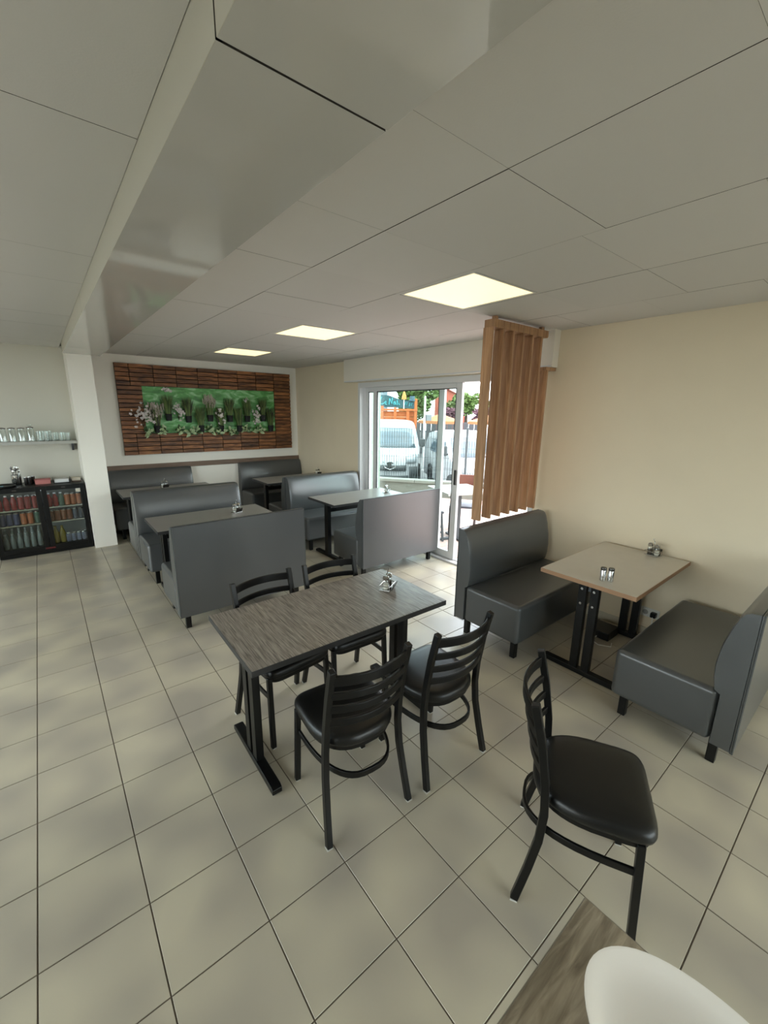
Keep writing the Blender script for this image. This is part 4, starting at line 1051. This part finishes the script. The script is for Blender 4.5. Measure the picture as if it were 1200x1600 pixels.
squig(0.28, 2.60, [(0.0, 0.07), (0.08, 0.09), (0.05, 0.14), (0.0, 0.10), (0.02, 0.02), (0.10, 0.01)])
squig(0.46, 2.60, [(0.0, 0.0), (0.02, 0.26), (0.05, 0.20), (0.11, 0.04), (0.14, 0.28)])
squig(0.64, 2.60, [(0.0, 0.10), (0.05, 0.14), (0.08, 0.05), (0.03, 0.0), (-0.01, 0.05), (0.08, 0.12), (0.11, 0.0)])
squig(0.80, 2.59, [(0.0, 0.20), (0.01, 0.0), (0.06, 0.08), (0.1, 0.0)])
squig(1.10, 2.56, [(0.0, 0.02), (0.05, 0.16), (0.09, 0.02), (0.12, 0.15)]); squig(1.30, 2.55, [(0.0, 0.0), (0.03, 0.14), (0.08, 0.02), (0.12, 0.14)])
MB().lathe([(0.10, 0.0), (0.09, 0.12), (0.05, 0.25), (0.01, 0.34)], 12, (1.08, -0.03, 2.82)).build('cone_ornament', mat('orange_cone', osr(222, 140, 60), 0.6), ps)
MB().lathe([(0.025, 0.0), (0.025, 0.4)], 8, (1.08, -0.03, 2.45)).build('ornament_post', M_ALU, ps)
MB().lathe([(0.13, 0.0), (0.13, 0.05), (0.10, 0.06), (0.10, 0.20)], 14, (1.42, -0.03, 2.76)).build('drum_ornament', mat('drum_blue', osr(60, 96, 110), 0.6), ps)

pz = gz((12.1, 10.7))
lp = empty('lamp_post', (12.12, 10.70, pz)); tag(lp, 'slim white pole with a grey box between stand and parasols', 'pole')
MB().lathe([(0.05, 0), (0.045, 0.1), (0.035, 2.9), (0.02, 2.92)], 10).build('pole', M_ALU, lp)
MB().box(0.05, 0.32, -0.08, 0.08, 1.98, 2.22).build('box', mat('box_grey', osr(130, 134, 138), 0.6), lp, bevel=0.01)

def parasol(x, y, label, r=1.2):
    z = gz((x, y)); t = empty('parasol', (x, y, z)); tag(t, label, 'parasol', 'tan parasols beyond the car park')
    top = 1.72 - z; rim = 1.34 - z
    MB().tube([(0, 0, 0), (0, 0, top + 0.12)], 0.035, 8).build('pole', M_ALU, t)
    n_ = 8; vs_ = [(0, 0, top)] + [(r * math.cos(6.28319 * k / n_), r * math.sin(6.28319 * k / n_), rim) for k in range(n_)] + [(r * math.cos(6.28319 * k / n_), r * math.sin(6.28319 * k / n_), rim - 0.14) for k in range(n_)]
    c = MB().add(vs_, [(0, 1 + k, 1 + (k + 1) % n_) for k in range(n_)] + [(1 + k, 9 + k, 9 + (k + 1) % n_, 1 + (k + 1) % n_) for k in range(n_)]).build('canopy', M_CANVAS, t, smooth=0)
    sm = c.modifiers.new('thick', 'SOLIDIFY'); sm.thickness = 0.015
    for k in range(n_):
        a_ = 6.28319 * k / n_; MB().tube([(0.04 * math.cos(a_), 0.04 * math.sin(a_), top - 0.06), (r * 0.98 * math.cos(a_), r * 0.98 * math.sin(a_), rim - 0.03)], 0.012, 5).build('rib', M_DARKSTEEL, t)
parasol(15.9, 16.9, 'tan parasol leftmost of the row beyond the white vans')
parasol(17.4, 14.9, 'tan parasol second from left in the row beyond the white vans')
parasol(19.2, 12.9, 'tan parasol rightmost of the row beyond the white vans')

bz = -1.3
dk = empty('board_fence', (17.6, 18.2, bz), math.atan2(15.0 - 18.2, 20.6 - 17.6)); tag(dk, 'dark grey board fence behind the tan parasols', 'fence')
for k in range(16): MB().box(-0.5 + k * 0.32, -0.5 + k * 0.32 + 0.30, -0.02, 0.02, 0, 2.5 + 0.02 * (k % 3)).build('board', M_DARKHEDGE, dk, bevel=0.005)
for z in (0.5, 1.9): MB().box(-0.5, 4.62, 0.021, 0.07, z, z + 0.1).build('batten', M_DARKHEDGE, dk, smooth=0)

rb = empty('red_house', (33.6, 29.1, -1.9), R(-45)); tag(rb, 'red house with gabled end far beyond the car park', 'house')
hw_ = MB(); hw_.prism([(-1.5, 0), (1.6, 0), (1.6, 5.0), (-0.3, 5.9), (-1.5, 5.4)], 'y', 0, 6); hw_.build('wall', M_REDBRICK, rb, smooth=0)
rf = MB(); rf.prism([(-1.65, 5.34), (-0.3, 5.92), (1.8, 4.92), (1.8, 5.04), (-0.3, 6.06), (-1.65, 5.48)], 'y', -0.15, 6.2); rf.build('roof', M_ROOF, rb, smooth=0)
for x in (-0.9, 0.6):
    wd_ = MB().box(x, x + 0.55, -0.04, -0.002, 3.2, 4.3).build('window', M_ALU, rb, smooth=0); MB().box(x + 0.06, x + 0.49, -0.05, -0.041, 3.26, 4.24).build('pane', M_CARGLASS, wd_, smooth=0)
bg = empty('grey_building', (22.6, 26.6, -1.5), R(-40)); tag(bg, 'blue grey clad building behind the teal sign board', 'building')
MB().box(-2.6, 0.45, 0, 4, 0, 6.0).build('wall', M_BLUEGREY, bg, smooth=0)
for k in range(10): MB().box(-2.6 + k * 0.305 + 0.01, -2.6 + (k + 1) * 0.305 - 0.01, -0.03, -0.001, 0.02, 5.98).build('cladding_panel', M_BLUEGREY, bg, smooth=0)
MB().box(-2.7, 0.55, -0.1, 4.1, 6.002, 6.15).build('roof', M_BLUEGREY, bg, smooth=0)

def tree(x, y, zb, zt, rx, n, m_, label, name='leafy_tree', size=0.28):
    t = empty(name, (x, y, -1.8)); tag(t, label, 'tree')
    h0, h1 = zb + 1.8, zt + 1.8
    MB().tube([(0, 0, 0), (0.1, 0.05, h0 * 0.6), (0, 0, h0 + 0.4)], [0.22, 0.17, 0.10], 8).build('trunk', M_BARK, t)
    rnd = random.Random(int(x * 37 + y * 11)); g = MB()
    blobs = []
    for k in range(16):
        a_ = rnd.uniform(0, 6.28); rr = rnd.uniform(0.1, 0.72) * rx
        blobs.append((rr * math.cos(a_), rr * math.sin(a_), rnd.uniform(h0 + 0.25 * (h1 - h0), h1 - 0.25 * (h1 - h0)), rnd.uniform(0.24, 0.42) * rx))
    for k in range(n):
        bx, by, bz_, br = blobs[k % len(blobs)]
        d = Vector((rnd.gauss(0, 1), rnd.gauss(0, 1), rnd.gauss(0, 1))).normalized() * br * rnd.uniform(0.65, 1.0)
        d.z *= 0.55 * (h1 - h0) / rx
        c = Vector((bx, by, bz_)) + d; c.z = max(h0 - 0.1, min(h1, c.z))
        s_ = size * rnd.uniform(0.6, 1.3); q_ = Matrix.Rotation(rnd.uniform(0, 6.28), 3, 'Z') @ Matrix.Rotation(rnd.uniform(-1.2, 1.2), 3, 'X')
        g.add([c + q_ @ Vector(p) for p in ((-s_ * .5, 0, 0), (0, 0, -s_ * .35), (s_ * .5, 0, 0), (0, 0, s_ * .35))], [(0, 1, 2, 3)])
    f = g.build('foliage', m_, t, smooth=0); f['kind'] = 'stuff'
tree(22.0, 21.9, 0.8, 4.6, 2.4, 5000, M_GREENLEAF, 'large bright green tree behind the teal sign board')
tree(25.8, 20.2, 1.3, 3.5, 1.1, 2600, M_GREENLEAF, 'green tree beside the red house')
tree(22.4, 18.8, 0.9, 2.25, 1.0, 2200, M_PURPLELEAF, 'purple leaved small tree left of the pair beyond the parasols', 'purple_tree', 0.22)
tree(24.3, 16.8, 0.9, 2.35, 1.4, 2600, M_PURPLELEAF, 'purple leaved wide tree right of the pair beyond the parasols', 'purple_tree', 0.22)
tree(30.6, 25.6, 0.5, 3.6, 1.9, 3000, M_GREENLEAF2, 'pale green tree behind the purple trees, nearer the red house', size=0.34)
tree(33.0, 21.6, 0.5, 3.3, 2.3, 3000, M_GREENLEAF2, 'pale green broad tree behind the purple trees, right end', size=0.34)

# ---- terrace furniture
pt = empty('terrace_table', (4.93, 2.56, -0.03), R(-20)); tag(pt, 'pale square terrace table outside the glass door', 'table')
MB().box(-0.34, 0.34, -0.34, 0.34, 0.735, 0.77).build('tabletop', mat('terrace_top', osr(196, 192, 184), 0.5), pt, bevel=0.004)
MB().box(-0.045, 0.045, -0.045, 0.045, 0.03, 0.735).build('leg', M_CARDARK, pt, bevel=0.004)
for a_ in (0, 90): MB().box(-0.28, 0.28, -0.03, 0.03, 0.0 + a_ * 0.00001, 0.031, Matrix.Rotation(R(a_), 4, 'Z')).build('foot_bar', M_CARDARK, pt, bevel=0.004)
M_CHAIRWOOD = mat('terrace_chair_wood', osr(120, 72, 58), 0.5, var=0.15, vscale=8)
M_CHAIRGREY = mat('terrace_chair_frame', osr(74, 66, 66), 0.5)
def terrace_chair(x, y, a, label):
    t = empty('terrace_chair', (x, y, -0.03), R(a)); tag(t, label, 'chair')
    for s in (-1, 1):
        MB().sweep([(s * 0.19, -0.03, 0), (s * 0.19, 0.02, 0.44), (s * 0.185, -0.01, 0.62), (s * 0.18, -0.07, 0.88)], 0.03, 0.035, up=(0, 1, 0)).build('rear_leg', M_CHAIRGREY, t, bevel=0.004)
        MB().box(s * 0.19 - 0.016, s * 0.19 + 0.016, 0.37, 0.402, 0, 0.43).build('front_leg', M_CHAIRGREY, t, bevel=0.004)
        MB().box(s * 0.19 - 0.01, s * 0.19 + 0.01, 0.02, 0.37, 0.2, 0.225).build('side_stretcher', M_CHAIRGREY, t)
    MB().box(-0.205, 0.205, 0.0, 0.41, 0.43, 0.465).build('seat', mat('terrace_seat', osr(84, 88, 100), 0.5), t, bevel=0.012)
    MB().sweep([(-0.195, -0.055, 0.80), (-0.1, -0.085, 0.80), (0.1, -0.085, 0.80), (0.195, -0.055, 0.80)], 0.022, 0.17).build('back_board', M_CHAIRWOOD, t, bevel=0.006)
    MB().sweep([(-0.18, -0.01, 0.62), (0, -0.035, 0.62), (0.18, -0.01, 0.62)], 0.018, 0.05).build('lower_slat', M_CHAIRWOOD, t, bevel=0.004)
terrace_chair(5.42, 2.86, 129.7, 'wooden-backed terrace chair behind the pale terrace table')
st = empty('terrace_stool', (4.56, 2.78, -0.03), R(-20)); tag(st, 'dark backless stool outside, between glass door and terrace table', 'stool')
MB().box(-0.17, 0.17, -0.17, 0.17, 0.42, 0.455).build('seat', mat('terrace_seat', osr(84, 88, 100), 0.5), st, bevel=0.01)
for sx in (-1, 1):
    for sy in (-1, 1): MB().sweep([(sx * 0.165, sy * 0.165, 0), (sx * 0.14, sy * 0.14, 0.42)], 0.028, 0.028, up=(0, 1, 0)).build('leg', M_CARDARK, st, bevel=0.003)
    MB().box(-0.15, 0.15, sx * 0.155 - 0.01, sx * 0.155 + 0.01, 0.13, 0.155).build('rung', M_CARDARK, st); MB().box(sx * 0.155 - 0.01, sx * 0.155 + 0.01, -0.15, 0.15, 0.2, 0.225).build('rung', M_CARDARK, st)
